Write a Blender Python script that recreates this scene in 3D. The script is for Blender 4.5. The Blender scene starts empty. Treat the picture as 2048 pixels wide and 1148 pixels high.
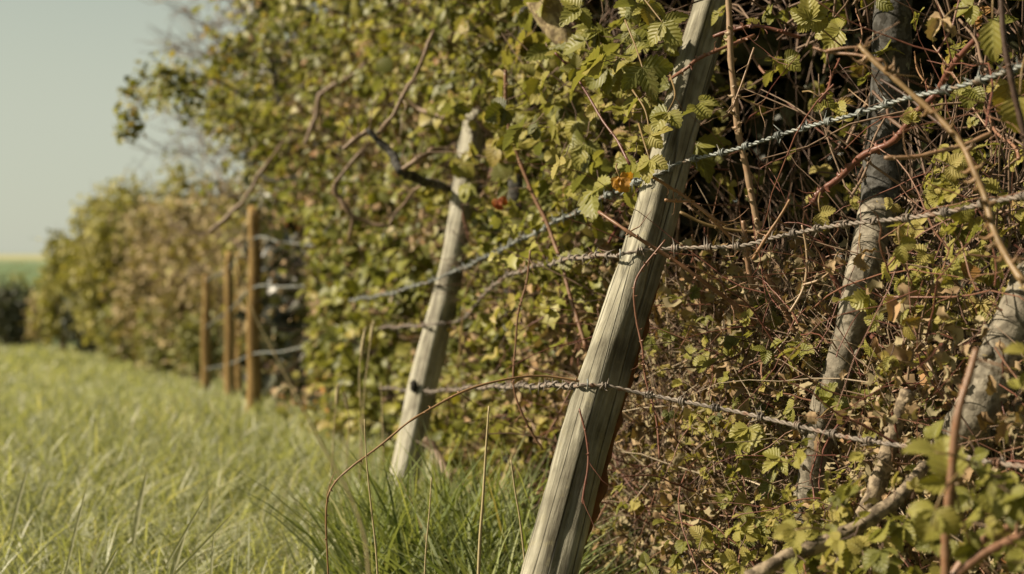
import bpy, math, random
import numpy as np
from mathutils import Vector, Matrix, noise as mnoise

random.seed(7)
RNG = np.random.default_rng(7)
scn = bpy.context.scene
COL = scn.collection

# ------------------------------------------------------------------ camera, sky, sun, exposure
CAM = np.array([0.0, 0.0, 0.85])
FPX = 2844.0                       # focal length in pixels of the 2048 wide frame (50 mm)
PITCH = math.atan(44.0 / FPX)      # looks down a little
cam_d = bpy.data.cameras.new("camera")
cam = bpy.data.objects.new("camera", cam_d)
COL.objects.link(cam)
cam_d.lens = 50.0
cam_d.sensor_width = 36.0
cam_d.clip_start = 0.05
cam_d.clip_end = 6000
cam.location = Vector(CAM)
cam.rotation_euler = (math.pi / 2 - PITCH, 0, 0)
cam_d.dof.use_dof = True
cam_d.dof.focus_distance = 2.45
cam_d.dof.aperture_fstop = 3.3
scn.camera = cam

SUN_EL, SUN_AZ = math.radians(38), math.radians(266)   # azimuth clockwise from +Y (ahead): behind left
world = bpy.data.worlds.new("World")
scn.world = world
world.use_nodes = True
wn, wl = world.node_tree.nodes, world.node_tree.links
wn.clear()
sky = wn.new("ShaderNodeTexSky")
sky.sky_type = 'NISHITA'
sky.sun_disc = False
sky.sun_elevation = SUN_EL
sky.sun_rotation = SUN_AZ
sky.dust_density = 1.0
sky.ozone_density = 1.0
sky.air_density = 1.0
wmx = wn.new("ShaderNodeMix"); wmx.data_type = 'RGBA'; wmx.blend_type = 'MULTIPLY'
wmx.inputs[0].default_value = 1.0
wmx.inputs[7].default_value = (1.12, 0.98, 0.66, 1)
wbg = wn.new("ShaderNodeBackground")
wbg.inputs[1].default_value = 0.05
wout = wn.new("ShaderNodeOutputWorld")
wl.new(sky.outputs[0], wmx.inputs[6])
wm2 = wn.new("ShaderNodeMix"); wm2.data_type = 'RGBA'; wm2.inputs[7].default_value = (4.95, 5.2, 4.3, 1)      # pale haze low in the sky, clearing overhead
wtc = wn.new("ShaderNodeTexCoord"); wsp = wn.new("ShaderNodeSeparateXYZ"); wmr = wn.new("ShaderNodeMapRange")
wl.new(wtc.outputs["Generated"], wsp.inputs[0]); wl.new(wsp.outputs[2], wmr.inputs[0])
wmr.inputs[1].default_value = 0.10; wmr.inputs[2].default_value = 0.38; wmr.inputs[3].default_value = 0.88; wmr.inputs[4].default_value = 0.0
wl.new(wmr.outputs[0], wm2.inputs[0])
wl.new(wmx.outputs[2], wm2.inputs[6])
wl.new(wm2.outputs[2], wbg.inputs[0])
wl.new(wbg.outputs[0], wout.inputs[0])

sun_d = bpy.data.lights.new("sun", 'SUN')
sun_d.energy = 5.0
sun_d.angle = math.radians(0.53)
sun_d.color = (1.0, 0.87, 0.66)
sun = bpy.data.objects.new("sun", sun_d)
COL.objects.link(sun)
to_sun = Vector((math.sin(SUN_AZ) * math.cos(SUN_EL), math.cos(SUN_AZ) * math.cos(SUN_EL), math.sin(SUN_EL)))
sun.rotation_euler = to_sun.to_track_quat('Z', 'Y').to_euler()

scn.view_settings.view_transform = 'Standard'
scn.view_settings.look = 'None'
scn.view_settings.exposure = 1.15
scn.view_settings.gamma = 1.0
scn.cycles.max_bounces = 6
scn.cycles.diffuse_bounces = 2
scn.cycles.glossy_bounces = 2
scn.cycles.transmission_bounces = 4
scn.cycles.transparent_max_bounces = 4
scn.cycles.sample_clamp_indirect = 4.0

# ------------------------------------------------------------------ where things stand
_cp, _sp = math.cos(PITCH), math.sin(PITCH)
def P(px, py, d):
    """point of the photograph (2048 px frame) at distance d ahead -> world"""
    px = np.asarray(px, float); py = np.asarray(py, float); d = np.asarray(d, float)
    x = (px - 1024) / FPX * d; u = -(py - 574) / FPX * d
    return np.stack([CAM[0] + x, CAM[1] + d * _cp + u * _sp, CAM[2] - d * _sp + u * _cp], -1)

_zy = np.array([-40, 5.5, 8.5, 11.5, 14, 22, 30, 36, 45, 70, 150, 300, 400, 700, 900, 1100, 1500, 3000.0])
_zz = np.array([0.0, -.02, -.09, -.33, -.52, -.86, -1.10, -1.32, -2.0, -5, -11, -9.5, -5.6, 2.6, 7.4, 10.8, 9, 5.0])
def zg(x, y):
    x = np.asarray(x, float); y = np.asarray(y, float)
    z = np.interp(y, _zy, _zz)
    z = (z + np.interp(y * .96, _zy, _zz) + np.interp(y * 1.04, _zy, _zz)) / 3
    return z + .012 * np.sin(x * 1.7 + y * .9) * np.clip(1 - y / 40, 0, 1)

_fx = np.array([-400, 200, 450, 600, 700, 800, 900, 1000, 1200, 1400, 1700, 2048, 2600.0])
_fd = np.array([16, 12.5, 9.8, 7.6, 6.7, 6.0, 5.25, 4.4, 3.35, 2.95, 2.5, 2.15, 1.9])
def face(px):
    return np.interp(px, _fx, _fd)

# ------------------------------------------------------------------ objects
def tag(o, label=None, cat=None, group=None, kind=None):
    if label: o["label"] = label
    if cat: o["category"] = cat
    if group: o["group"] = group
    if kind: o["kind"] = kind
    return o

def empty(name, loc, label, cat, group=None):
    o = bpy.data.objects.new(name, None)
    o.empty_display_size = .05
    COL.objects.link(o); o.location = Vector([float(v) for v in loc])
    return tag(o, label, cat, group)

class Buf:
    """collects vertices, quads / triangles, uv and a per-vertex random number for ONE mesh"""
    def __init__(s): s.v, s.f, s.uv, s.r, s.n = [], [], [], [], 0
    def add(s, V, F, UV=None, R=None):
        V = np.asarray(V, float).reshape(-1, 3); F = np.asarray(F, int)
        s.v.append(V); s.f.append(F + s.n); n = len(V)
        s.uv.append(np.zeros((n, 2)) if UV is None else np.asarray(UV, float).reshape(-1, 2))
        s.r.append(np.zeros(n) + .5 if R is None else np.broadcast_to(np.asarray(R, float), (n,)))
        s.n += n
        return s
    def build(s, name, mat, parent=None, smooth=True, mats=None, idx=None):
        V = np.concatenate(s.v); UV = np.concatenate(s.uv); R = np.concatenate(s.r)
        me = bpy.data.meshes.new(name)
        me.vertices.add(len(V)); me.vertices.foreach_set("co", V.astype(np.float32).ravel())
        loops = np.concatenate([f.ravel() for f in s.f]); lens = np.concatenate([np.full(len(f), f.shape[1]) for f in s.f])
        me.loops.add(len(loops)); me.loops.foreach_set("vertex_index", loops.astype(np.int32))
        me.polygons.add(len(lens))
        me.polygons.foreach_set("loop_start", np.concatenate([[0], np.cumsum(lens)[:-1]]).astype(np.int32))
        me.polygons.foreach_set("use_smooth", np.full(len(lens), bool(smooth)))
        me.update(calc_edges=True)
        ul = me.uv_layers.new(name="UVMap"); ul.data.foreach_set("uv", UV[loops].astype(np.float32).ravel())
        at = me.attributes.new("rnd", 'FLOAT', 'POINT'); at.data.foreach_set("value", R.astype(np.float32))
        me.materials.append(mat)
        me.validate()
        o = bpy.data.objects.new(name, me); COL.objects.link(o)
        if parent is not None:
            o.parent = parent
            if parent.type == 'EMPTY' or True:
                o.matrix_parent_inverse = Matrix.Identity(4)
                # geometry is in world space: undo the parent's placement
                pm = Matrix.LocRotScale(parent.location, parent.rotation_euler, parent.scale)
                if parent.parent is not None:
                    q = parent.parent
                    pm = Matrix.LocRotScale(q.location, q.rotation_euler, q.scale) @ parent.matrix_parent_inverse @ pm
                o.matrix_parent_inverse = pm.inverted()
        return o

def nrm(a): return a / (np.linalg.norm(a, axis=-1, keepdims=True) + 1e-12)
def rot_axis(v, ax, ang):
    c = np.cos(ang)[..., None]; s_ = np.sin(ang)[..., None]
    return v * c + np.cross(ax, v) * s_ + ax * (np.sum(ax * v, -1, keepdims=True)) * (1 - c)

def tubes(buf, paths, radii, sides=5, R=None, cap=True):
    """paths (N,S,3), radii (N,S)"""
    paths = np.asarray(paths, float); radii = np.asarray(radii, float)
    if paths.ndim == 2: paths = paths[None]; radii = radii[None]
    N, S, _ = paths.shape
    T = nrm(np.gradient(paths, axis=1))
    mean = np.abs(T).mean(1)
    ref = np.zeros((N, 3)); ref[np.arange(N), mean.argmin(1)] = 1
    ref = np.broadcast_to(ref[:, None], T.shape)
    A = nrm(np.cross(T, ref)); B = np.cross(T, A)
    an = np.linspace(0, 2 * np.pi, sides, endpoint=False)
    ring = A[:, :, None] * np.cos(an)[None, None, :, None] + B[:, :, None] * np.sin(an)[None, None, :, None]
    V = paths[:, :, None] + ring * radii[:, :, None, None]
    V = V.reshape(N, S * sides, 3)
    i, j = np.meshgrid(np.arange(S - 1), np.arange(sides), indexing='ij'); j2 = (j + 1) % sides
    q = np.stack([i * sides + j, i * sides + j2, (i + 1) * sides + j2, (i + 1) * sides + j], -1).reshape(-1, 4)
    F = (q[None] + (np.arange(N) * S * sides)[:, None, None]).reshape(-1, 4)
    uv = np.stack(np.meshgrid(np.linspace(0, 1, S), an / 6.283, indexing='ij'), -1).reshape(-1, 2)
    UV = np.tile(uv, (N, 1))
    if R is None: R = RNG.random(N)
    RR = np.repeat(np.broadcast_to(R, (N,)), S * sides)
    buf.add(V.reshape(-1, 3), F, UV, RR)
    if cap and sides >= 5:
        ce = np.arange(sides)
        base = (np.arange(N) * S * sides)[:, None]
        f0 = base + ce[::-1][None]; f1 = base + (S - 1) * sides + ce[None]
        n = N * S * sides
        s_ = buf.n - n
        buf.f.append(f0 + s_); buf.f.append(f1 + s_)
    return buf

def smooth(pts, k=6):
    """Catmull-Rom through pts (n,m)"""
    p = np.asarray(pts, float)
    if len(p) < 3: 
        t = np.linspace(0, 1, k + 1)[:, None]; return p[0] * (1 - t) + p[1] * t
    q = np.vstack([2 * p[0] - p[1], p, 2 * p[-1] - p[-2]])
    out = []
    for a in range(len(p) - 1):
        p0, p1, p2, p3 = q[a:a + 4]
        for t in np.arange(k) / k:
            out.append(.5 * ((2 * p1) + (-p0 + p2) * t + (2 * p0 - 5 * p1 + 4 * p2 - p3) * t * t + (-p0 + 3 * p1 - 3 * p2 + p3) * t ** 3))
    out.append(p[-1]); return np.array(out)

# ------------------------------------------------------------------ leaves
def tmpl_bramble(R=13, wmax=.40, tooth=.10):
    """serrated leaflet with pleated veins; base at origin, tip at +Y, length 1"""
    us = np.array([-1, -.62, -.3, 0, .3, .62, 1.0])
    V, UV = [], []
    for i in range(R):
        t = i / (R - 1)
        w = wmax * (math.sin(math.pi * min(1, t ** .72)) ** .75 if 0 < t < 1 else 0.02)
        for u in us:
            e = (1 + (tooth if i % 2 else -tooth) * 1.1) if abs(u) == 1 else 1
            yy = t + (.03 * abs(u) if abs(u) == 1 and i % 2 else 0)
            z = .020 * math.cos(2 * math.pi * (t * 6.5 - abs(u) * 1.6)) * abs(u) ** .7 * (1 if 0 < t < 1 else 0)
            V.append((u * w * e, yy, z)); UV.append((u * .5 + .5, t))
    F = []
    for i in range(R - 1):
        for j in range(6):
            a = i * 7 + j
            F.append((a, a + 1, a + 8, a + 7))
    return np.array(V), np.array(F), np.array(UV)
def tmpl_small(wmax=.36, notch=0):
    ys = [0, .22, .5, .78, 1.0]; ws = [.03, .75, 1, .7, .03]
    V, UV = [], []
    for y, w in zip(ys, ws):
        for u in (-1, 0, 1):
            V.append((u * w * wmax, y, 0)); UV.append((u * .5 + .5, y))
    F = [(i * 3 + j, i * 3 + j + 1, i * 3 + j + 4, i * 3 + j + 3) for i in range(4) for j in range(2)]
    return np.array(V), np.array(F), np.array(UV)
def tmpl_ivy():
    pts = [(0, 0), (.30, -.06), (.46, .18), (.30, .36), (.40, .60), (.16, .66), (0, 1.0)]
    V, UV = [], []
    rows = [(0, .0), (.30, .0), (.46, .2), (.28, .38), (.38, .6), (.15, .74), (.02, 1)]
    for w, y in rows:
        for u in (-1, 0, 1):
            yy = y - (.06 if (u and y < .05) else 0)
            V.append((u * w, yy, 0)); UV.append((u * .5 + .5, max(0, y)))
    F = [(i * 3 + j, i * 3 + j + 1, i * 3 + j + 4, i * 3 + j + 3) for i in range(6) for j in range(2)]
    return np.array(V), np.array(F), np.array(UV)
T_BR = tmpl_bramble(); T_BR2 = tmpl_bramble(9, .42, .12)
T_SM = tmpl_small(); T_RD = tmpl_small(.46); T_IV = tmpl_ivy()

def leaves(buf, T, pos, dirn, nor, size, curl=.5, fold=.3, R=None, jit=.25, crumple=0.0):
    """place len(pos) leaves: dirn = base->tip, nor = upper side"""
    V, F, UV = T
    N, n = len(pos), len(V)
    if N == 0: return buf
    y = nrm(dirn); x = nrm(np.cross(y, nor)); z = np.cross(x, y)
    curl = np.broadcast_to(curl, (N,)) * (1 + jit * RNG.normal(size=N)); fold = np.broadcast_to(fold, (N,)) * (1 + jit * RNG.normal(size=N))
    vx = np.broadcast_to(V[:, 0], (N, n)).copy(); vy = np.broadcast_to(V[:, 1], (N, n)).copy(); vz = np.broadcast_to(V[:, 2], (N, n)).copy()
    vx *= (1 + .2 * RNG.normal(size=(N, 1)))
    # fold across the midrib
    vz = vz + np.abs(vx) * np.sin(fold)[:, None]; vx = vx * np.cos(np.clip(fold, -1.4, 1.4))[:, None]
    # twist along the length
    tw = (RNG.normal(size=N) * .25)[:, None] * vy
    vx, vz = vx * np.cos(tw) - vz * np.sin(tw), vx * np.sin(tw) + vz * np.cos(tw)
    # curl along the length (arc)
    c = np.where(np.abs(curl) < 1e-3, 1e-3, curl)[:, None]
    a = c * vy
    cy = np.sin(a) / c - vz * -np.sin(a) * 0; cz = -(1 - np.cos(a)) / c
    px_, py_, pz_ = vx, cy + vz * np.sin(a), cz + vz * np.cos(a)
    if crumple > 0:
        ph = RNG.random((N, 3))[:, :, None] * 6.28
        fr = 5 + 4 * RNG.random((N, 1))
        pz_ = pz_ + crumple * (np.sin(fr * V[None, :, 1] * 2 + ph[:, 0]) * .5 + np.sin(fr * V[None, :, 0] * 3 + ph[:, 1])) * .5
        px_ = px_ + crumple * np.sin(fr * V[None, :, 1] * 1.7 + ph[:, 2]) * .5
    size = np.broadcast_to(size, (N,))
    W = pos[:, None] + size[:, None, None] * (px_[..., None] * x[:, None] + py_[..., None] * y[:, None] + pz_[..., None] * z[:, None])
    if R is None: R = RNG.random(N)
    buf.add(W.reshape(-1, 3), (F[None] + (np.arange(N) * n)[:, None, None]).reshape(-1, F.shape[1]), np.tile(UV, (N, 1)), np.repeat(R, n))
    return buf

def in_poly(poly, n):
    """n random points inside a polygon of photo pixels"""
    p = np.array(poly, float); lo, hi = p.min(0), p.max(0); out = np.zeros((0, 2))
    while len(out) < n:
        q = lo + (hi - lo) * RNG.random((n * 2 + 50, 2))
        ins = np.zeros(len(q), bool); j = len(p) - 1
        for i in range(len(p)):
            c = ((p[i, 1] > q[:, 1]) != (p[j, 1] > q[:, 1])) & (q[:, 0] < (p[j, 0] - p[i, 0]) * (q[:, 1] - p[i, 1]) / (p[j, 1] - p[i, 1] + 1e-9) + p[i, 0])
            ins ^= c; j = i
        out = np.vstack([out, q[ins]])
    return out[:n]

def rdir(n, bias=(0, 0, 0), k=1.0):
    return nrm(nrm(RNG.normal(size=(n, 3))) + np.array(bias) * k)

LIGHTSIDE = np.array([-.55, -.45, .7])
CLEAR = [([(1795, -420), (1786, 0), (1768, 300), (1757, 430)], 44, 2.55, .96), ([(1757, 430), (1720, 560), (1690, 700), (1640, 870), (1625, 960)], 40, 2.6, .86),
         ([(2060, 480), (2010, 620), (1965, 780), (1910, 890)], 56, 2.2, .8), ([(1420, -20), (1330, 330), (1250, 620), (1100, 1160)], 60, 2.75, .93),
         ([(955, 240), (905, 480), (812, 940)], 38, 5.0, .93), ([(507, 405), (507, 800)], 24, 8.6, .97), ([(459, 495), (459, 800)], 20, 11.7, .97), ([(412, 540), (412, 790)], 20, 14.1, .97), ([(555, 450), (555, 780)], 62, 8.4, .95)]
def clear_of(pos):
    """growth does not cover the trunks and posts that stand clear of the hedge face"""
    q = pos - CAM; d = q[:, 1] * _cp - q[:, 2] * _sp; u = q[:, 1] * _sp + q[:, 2] * _cp
    px = 1024 + q[:, 0] / d * FPX; py = 574 - u / d * FPX; keep = np.ones(len(pos), bool)
    for line, w, dd, pr in CLEAR:
        l = np.array(line, float); cx = np.interp(py, l[:, 1], l[:, 0])
        keep &= ~((np.abs(px - cx) < w) & (py > l[0, 1]) & (py < l[-1, 1]) & (d < dd + .1) & (RNG.random(len(pos)) < pr))
    return keep
def clumped(poly, nc, per, o0, o1, spread, dfun=face):
    """leaf positions gathered in clumps in the hedge behind a region of the photograph"""
    c = in_poly(poly, nc)
    d = dfun(c[:, 0]) + o0 + (o1 - o0) * RNG.random(nc)
    ctr = P(c[:, 0], c[:, 1], d)
    k = RNG.poisson(per, nc)
    pos = np.repeat(ctr, k, 0) + RNG.normal(size=(k.sum(), 3)) * spread
    rr = np.repeat(RNG.random(nc), k); ok = clear_of(pos)
    return pos[ok], rr[ok]

def foliage(buf, T, pos, size, rr=None, up=.8, curl=.5, fold=.3, sv=.3, crumple=0., droop=.3):
    n = len(pos)
    ok = pos[:, 2] > zg(pos[:, 0], pos[:, 1]) + .01
    pos = pos[ok]; n = len(pos)
    if rr is not None: rr = rr[ok]
    nor = rdir(n, LIGHTSIDE, up * 1.2); d = rdir(n, (-.35, -.35, -droop), .8)
    d = nrm(d - nor * np.sum(d * nor, -1, keepdims=True))
    R = np.clip((RNG.random(n) if rr is None else rr * .55 + .45 * RNG.random(n)), 0, 1)
    return leaves(buf, T, pos, d, nor, size * np.clip(1 + sv * RNG.normal(size=n), .4, 1.8), curl, fold, R, crumple=crumple)

def compound(buf, stem, T, pos, size, rr=None, up=.8, leaflets=3, curl=.5, stemr=.0009, outd=None, crumple=0.):
    """bramble leaves: three (or five) serrated leaflets on a common stalk"""
    n = len(pos)
    nor = rdir(n, LIGHTSIDE, up * 1.3)
    d = rdir(n, (-.3, -.3, -.15), .8) if outd is None else nrm(outd + .5 * RNG.normal(size=(n, 3)))
    d = nrm(d - nor * np.sum(d * nor, -1, keepdims=True))
    sz = size * np.clip(1 + .25 * RNG.normal(size=n), .5, 1.6)
    rr = RNG.random(n) if rr is None else np.clip(rr * .6 + .4 * RNG.random(n), 0, 1)
    L = sz * .9
    tip = pos + d * L[:, None]
    if stem is not None:
        mid = (pos + tip) / 2 - nor * (L * .12)[:, None]
        tubes(stem, np.stack([pos, mid, tip], 1), np.stack([L * 0 + stemr * 1.2, L * 0 + stemr, L * 0 + stemr * .8], 1), 4, cap=False)
    for a, s_ in (((0, 1.0), (1.15, .85), (-1.15, .85)) if leaflets == 3 else ((0, 1.0), (.95, .9), (-.95, .9), (2.0, .7), (-2.0, .7))):
        dd = rot_axis(d, nor, np.full(n, a) + .15 * RNG.normal(size=n))
        nn = nrm(nor + .25 * RNG.normal(size=(n, 3)) + dd * .15)
        leaves(buf, T, tip, dd, nn, sz * s_, curl, .3, np.clip(rr + .08 * RNG.normal(size=n), 0, 1), crumple=crumple)
    return buf

def twigs(buf, start, d, length, r0, segs=6, wig=.12, sag=0., sides=4, R=None):
    n = len(start); pts = [start]; dd = nrm(d)
    length = np.broadcast_to(length, (n,))
    for s_ in range(segs):
        dd = nrm(dd + wig * RNG.normal(size=(n, 3)) + np.array([0, 0, -sag]))
        pts.append(pts[-1] + dd * (length / segs)[:, None])
    paths = np.stack(pts, 1)
    r0 = np.broadcast_to(r0, (n,))
    rad = r0[:, None] * np.linspace(1, .35, segs + 1)[None]
    tubes(buf, paths, rad, sides, R, cap=False)
    return paths

def sprays(bf, sb, T, poly, n, o0, o1, length, size, per=13, outd=(-.55, -.45, .25), comp=False):
    p = in_poly(poly, n); d = face(p[:, 0]) + o0 + (o1 - o0) * RNG.random(n)
    pth = twigs(sb, P(p[:, 0], p[:, 1], d), rdir(n, outd, .9), length * (.5 + RNG.random(n)), .0019, 9, .16, sag=.05)
    rr = np.repeat(RNG.random(n), per)
    i = RNG.integers(0, 9, (n, per)); f = RNG.random((n, per))[..., None]; rows = np.arange(n)[:, None]
    pos = (pth[rows, i] * (1 - f) + pth[rows, i + 1] * f).reshape(-1, 3)
    tang = nrm(pth[rows, i + 1] - pth[rows, i]).reshape(-1, 3)
    ok = clear_of(pos) & (pos[:, 2] > zg(pos[:, 0], pos[:, 1]) + .02); pos, tang, rr = pos[ok], tang[ok], rr[ok]; m = len(pos)
    nor = rdir(m, LIGHTSIDE, 1.1); side = nrm(np.cross(tang, nor)) * np.where(RNG.random(m) < .5, 1, -1)[:, None]
    dd = nrm(tang * .55 + side + .3 * RNG.normal(size=(m, 3)))
    leaves(bf, T, pos, dd, nor, size * np.clip(1 + .35 * RNG.normal(size=m), .35, 1.8), .6, .35, np.clip(rr * .85 + .3 * RNG.random(m) - .06, 0, 1))

# ------------------------------------------------------------------ materials
ALB = 0.80
def mat_new(name):
    m = bpy.data.materials.new(name); m.use_nodes = True
    nt = m.node_tree; nt.nodes.clear()
    return m, nt, nt.nodes, nt.links
def ramp(N, stops):
    r = N.new("ShaderNodeValToRGB"); e = r.color_ramp.elements
    while len(e) > len(stops): e.remove(e[-1])
    while len(e) < len(stops): e.new(.5)
    for k, (p, c) in zip(e, stops): k.position = p; k.color = (*[v * ALB for v in c], 1)
    return r

def leaf_mat(name, stops, rough=.5, trans=.28, vein=.0, spec=.35, noise_scale=40, patch=.3, under=1.15, patchcol=(.16, .11, .05)):
    m, nt, N, L = mat_new(name)
    at = N.new("ShaderNodeAttribute"); at.attribute_name = "rnd"
    rp = ramp(N, stops); L.new(at.outputs["Fac"], rp.inputs[0])
    tc = N.new("ShaderNodeTexCoord")
    nz = N.new("ShaderNodeTexNoise"); nz.inputs["Scale"].default_value = noise_scale; nz.inputs["Detail"].default_value = 3
    L.new(tc.outputs["Object"], nz.inputs["Vector"])
    mr = N.new("ShaderNodeMapRange"); mr.inputs[1].default_value = .52; mr.inputs[2].default_value = .75; mr.inputs[4].default_value = patch
    L.new(nz.outputs["Fac"], mr.inputs[0])
    mx = N.new("ShaderNodeMix"); mx.data_type = 'RGBA'; L.new(mr.outputs[0], mx.inputs[0]); L.new(rp.outputs[0], mx.inputs[6]); mx.inputs[7].default_value = (*patchcol, 1)
    colr = mx.outputs[2]
    bumpv = None
    if vein > 0:
        sp = N.new("ShaderNodeSeparateXYZ"); L.new(tc.outputs["UV"], sp.inputs[0])
        def math_(op, a, b=None):
            q = N.new("ShaderNodeMath"); q.operation = op
            for k, v in enumerate((a, b)):
                if v is None: continue
                if isinstance(v, (int, float)): q.inputs[k].default_value = v
                else: L.new(v, q.inputs[k])
            return q.outputs[0]
        au = math_('ABSOLUTE', math_('SUBTRACT', sp.outputs[0], .5))
        w = math_('SUBTRACT', math_('MULTIPLY', sp.outputs[1], 6.5), math_('MULTIPLY', au, 3.2))
        side = math_('ABSOLUTE', math_('SUBTRACT', math_('FRACT', w), .5))           # .5 on a vein
        veinm = math_('GREATER_THAN', side, .43)
        mid = math_('LESS_THAN', au, .035)
        vm = math_('MAXIMUM', veinm, mid)
        vs = math_('MULTIPLY', vm, vein)
        m2 = N.new("ShaderNodeMix"); m2.data_type = 'RGBA'; L.new(vs, m2.inputs[0]); L.new(colr, m2.inputs[6]); m2.inputs[7].default_value = (.30, .31, .12, 1)
        colr = m2.outputs[2]
        bumpv = math_('ADD', math_('MULTIPLY', side, 1.0), math_('MULTIPLY', nz.outputs["Fac"], .6))
    geo = N.new("ShaderNodeNewGeometry")
    hs = N.new("ShaderNodeMix"); hs.data_type = 'RGBA'; L.new(geo.outputs["Backfacing"], hs.inputs[0]); L.new(colr, hs.inputs[6])
    pale = N.new("ShaderNodeMix"); pale.data_type = 'RGBA'; pale.inputs[0].default_value = .35; L.new(colr, pale.inputs[6]); pale.inputs[7].default_value = (.24, .25, .15, 1)
    L.new(pale.outputs[2], hs.inputs[7]); colr = hs.outputs[2]
    b = N.new("ShaderNodeBsdfPrincipled"); b.inputs["Roughness"].default_value = rough; b.inputs["Specular IOR Level"].default_value = spec
    L.new(colr, b.inputs["Base Color"])
    if bumpv is not None:
        bp = N.new("ShaderNodeBump"); bp.inputs["Strength"].default_value = .5; bp.inputs["Distance"].default_value = .003
        L.new(bumpv, bp.inputs["Height"]); L.new(bp.outputs[0], b.inputs["Normal"])
    tr = N.new("ShaderNodeBsdfTranslucent")
    tm = N.new("ShaderNodeMix"); tm.data_type = 'RGBA'; tm.blend_type = 'MULTIPLY'; tm.inputs[0].default_value = 1; L.new(colr, tm.inputs[6]); tm.inputs[7].default_value = (1.5, 1.5, .6, 1)
    L.new(tm.outputs[2], tr.inputs[0])
    ms = N.new("ShaderNodeMixShader"); ms.inputs[0].default_value = trans
    L.new(b.outputs[0], ms.inputs[1]); L.new(tr.outputs[0], ms.inputs[2])
    o = N.new("ShaderNodeOutputMaterial"); L.new(ms.outputs[0], o.inputs[0])
    return m

def stem_mat(name, stops, rough=.6, scale=60, mottle=.35, mcol=(.05, .035, .02), bump=.3, lichen=None, mr_=(.5, .68)):
    m, nt, N, L = mat_new(name)
    at = N.new("ShaderNodeAttribute"); at.attribute_name = "rnd"
    tc = N.new("ShaderNodeTexCoord")
    nz = N.new("ShaderNodeTexNoise"); nz.inputs["Scale"].default_value = scale; nz.inputs["Detail"].default_value = 5; nz.inputs["Roughness"].default_value = .65
    L.new(tc.outputs["Object"], nz.inputs["Vector"])
    rp = ramp(N, stops); 
    ad = N.new("ShaderNodeMath"); ad.operation = 'MULTIPLY_ADD'; L.new(nz.outputs["Fac"], ad.inputs[0]); ad.inputs[1].default_value = .5
    sb = N.new("ShaderNodeMath"); sb.operation = 'SUBTRACT'; L.new(at.outputs["Fac"], sb.inputs[0]); sb.inputs[1].default_value = .25
    L.new(sb.outputs[0], ad.inputs[2]); L.new(ad.outputs[0], rp.inputs[0])
    mr = N.new("ShaderNodeMapRange"); mr.inputs[1].default_value = mr_[0]; mr.inputs[2].default_value = mr_[1]; mr.inputs[4].default_value = mottle
    n2 = N.new("ShaderNodeTexNoise"); n2.inputs["Scale"].default_value = scale * 1.7; n2.inputs["Detail"].default_value = 4; L.new(tc.outputs["Object"], n2.inputs["Vector"])
    L.new(n2.outputs["Fac"], mr.inputs[0])
    mx = N.new("ShaderNodeMix"); mx.data_type = 'RGBA'; L.new(mr.outputs[0], mx.inputs[0]); L.new(rp.outputs[0], mx.inputs[6]); mx.inputs[7].default_value = (*mcol, 1)
    colr = mx.outputs[2]
    if lichen:
        n3 = N.new("ShaderNodeTexNoise"); n3.inputs["Scale"].default_value = lichen[1]; n3.inputs["Detail"].default_value = 6; n3.inputs["Roughness"].default_value = .7
        L.new(tc.outputs["Object"], n3.inputs["Vector"])
        r3 = N.new("ShaderNodeMapRange"); r3.inputs[1].default_value = lichen[2]; r3.inputs[2].default_value = lichen[2] + .05; L.new(n3.outputs["Fac"], r3.inputs[0])
        m3 = N.new("ShaderNodeMix"); m3.data_type = 'RGBA'; L.new(r3.outputs[0], m3.inputs[0]); L.new(colr, m3.inputs[6]); m3.inputs[7].default_value = (*lichen[0], 1)
        colr = m3.outputs[2]
    b = N.new("ShaderNodeBsdfPrincipled"); b.inputs["Roughness"].default_value = rough; b.inputs["Specular IOR Level"].default_value = .3
    L.new(colr, b.inputs["Base Color"])
    bp = N.new("ShaderNodeBump"); bp.inputs["Strength"].default_value = bump; bp.inputs["Distance"].default_value = .004
    L.new(n2.outputs["Fac"], bp.inputs["Height"]); L.new(bp.outputs[0], b.inputs["Normal"])
    o = N.new("ShaderNodeOutputMaterial"); L.new(b.outputs[0], o.inputs[0])
    return m

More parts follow.
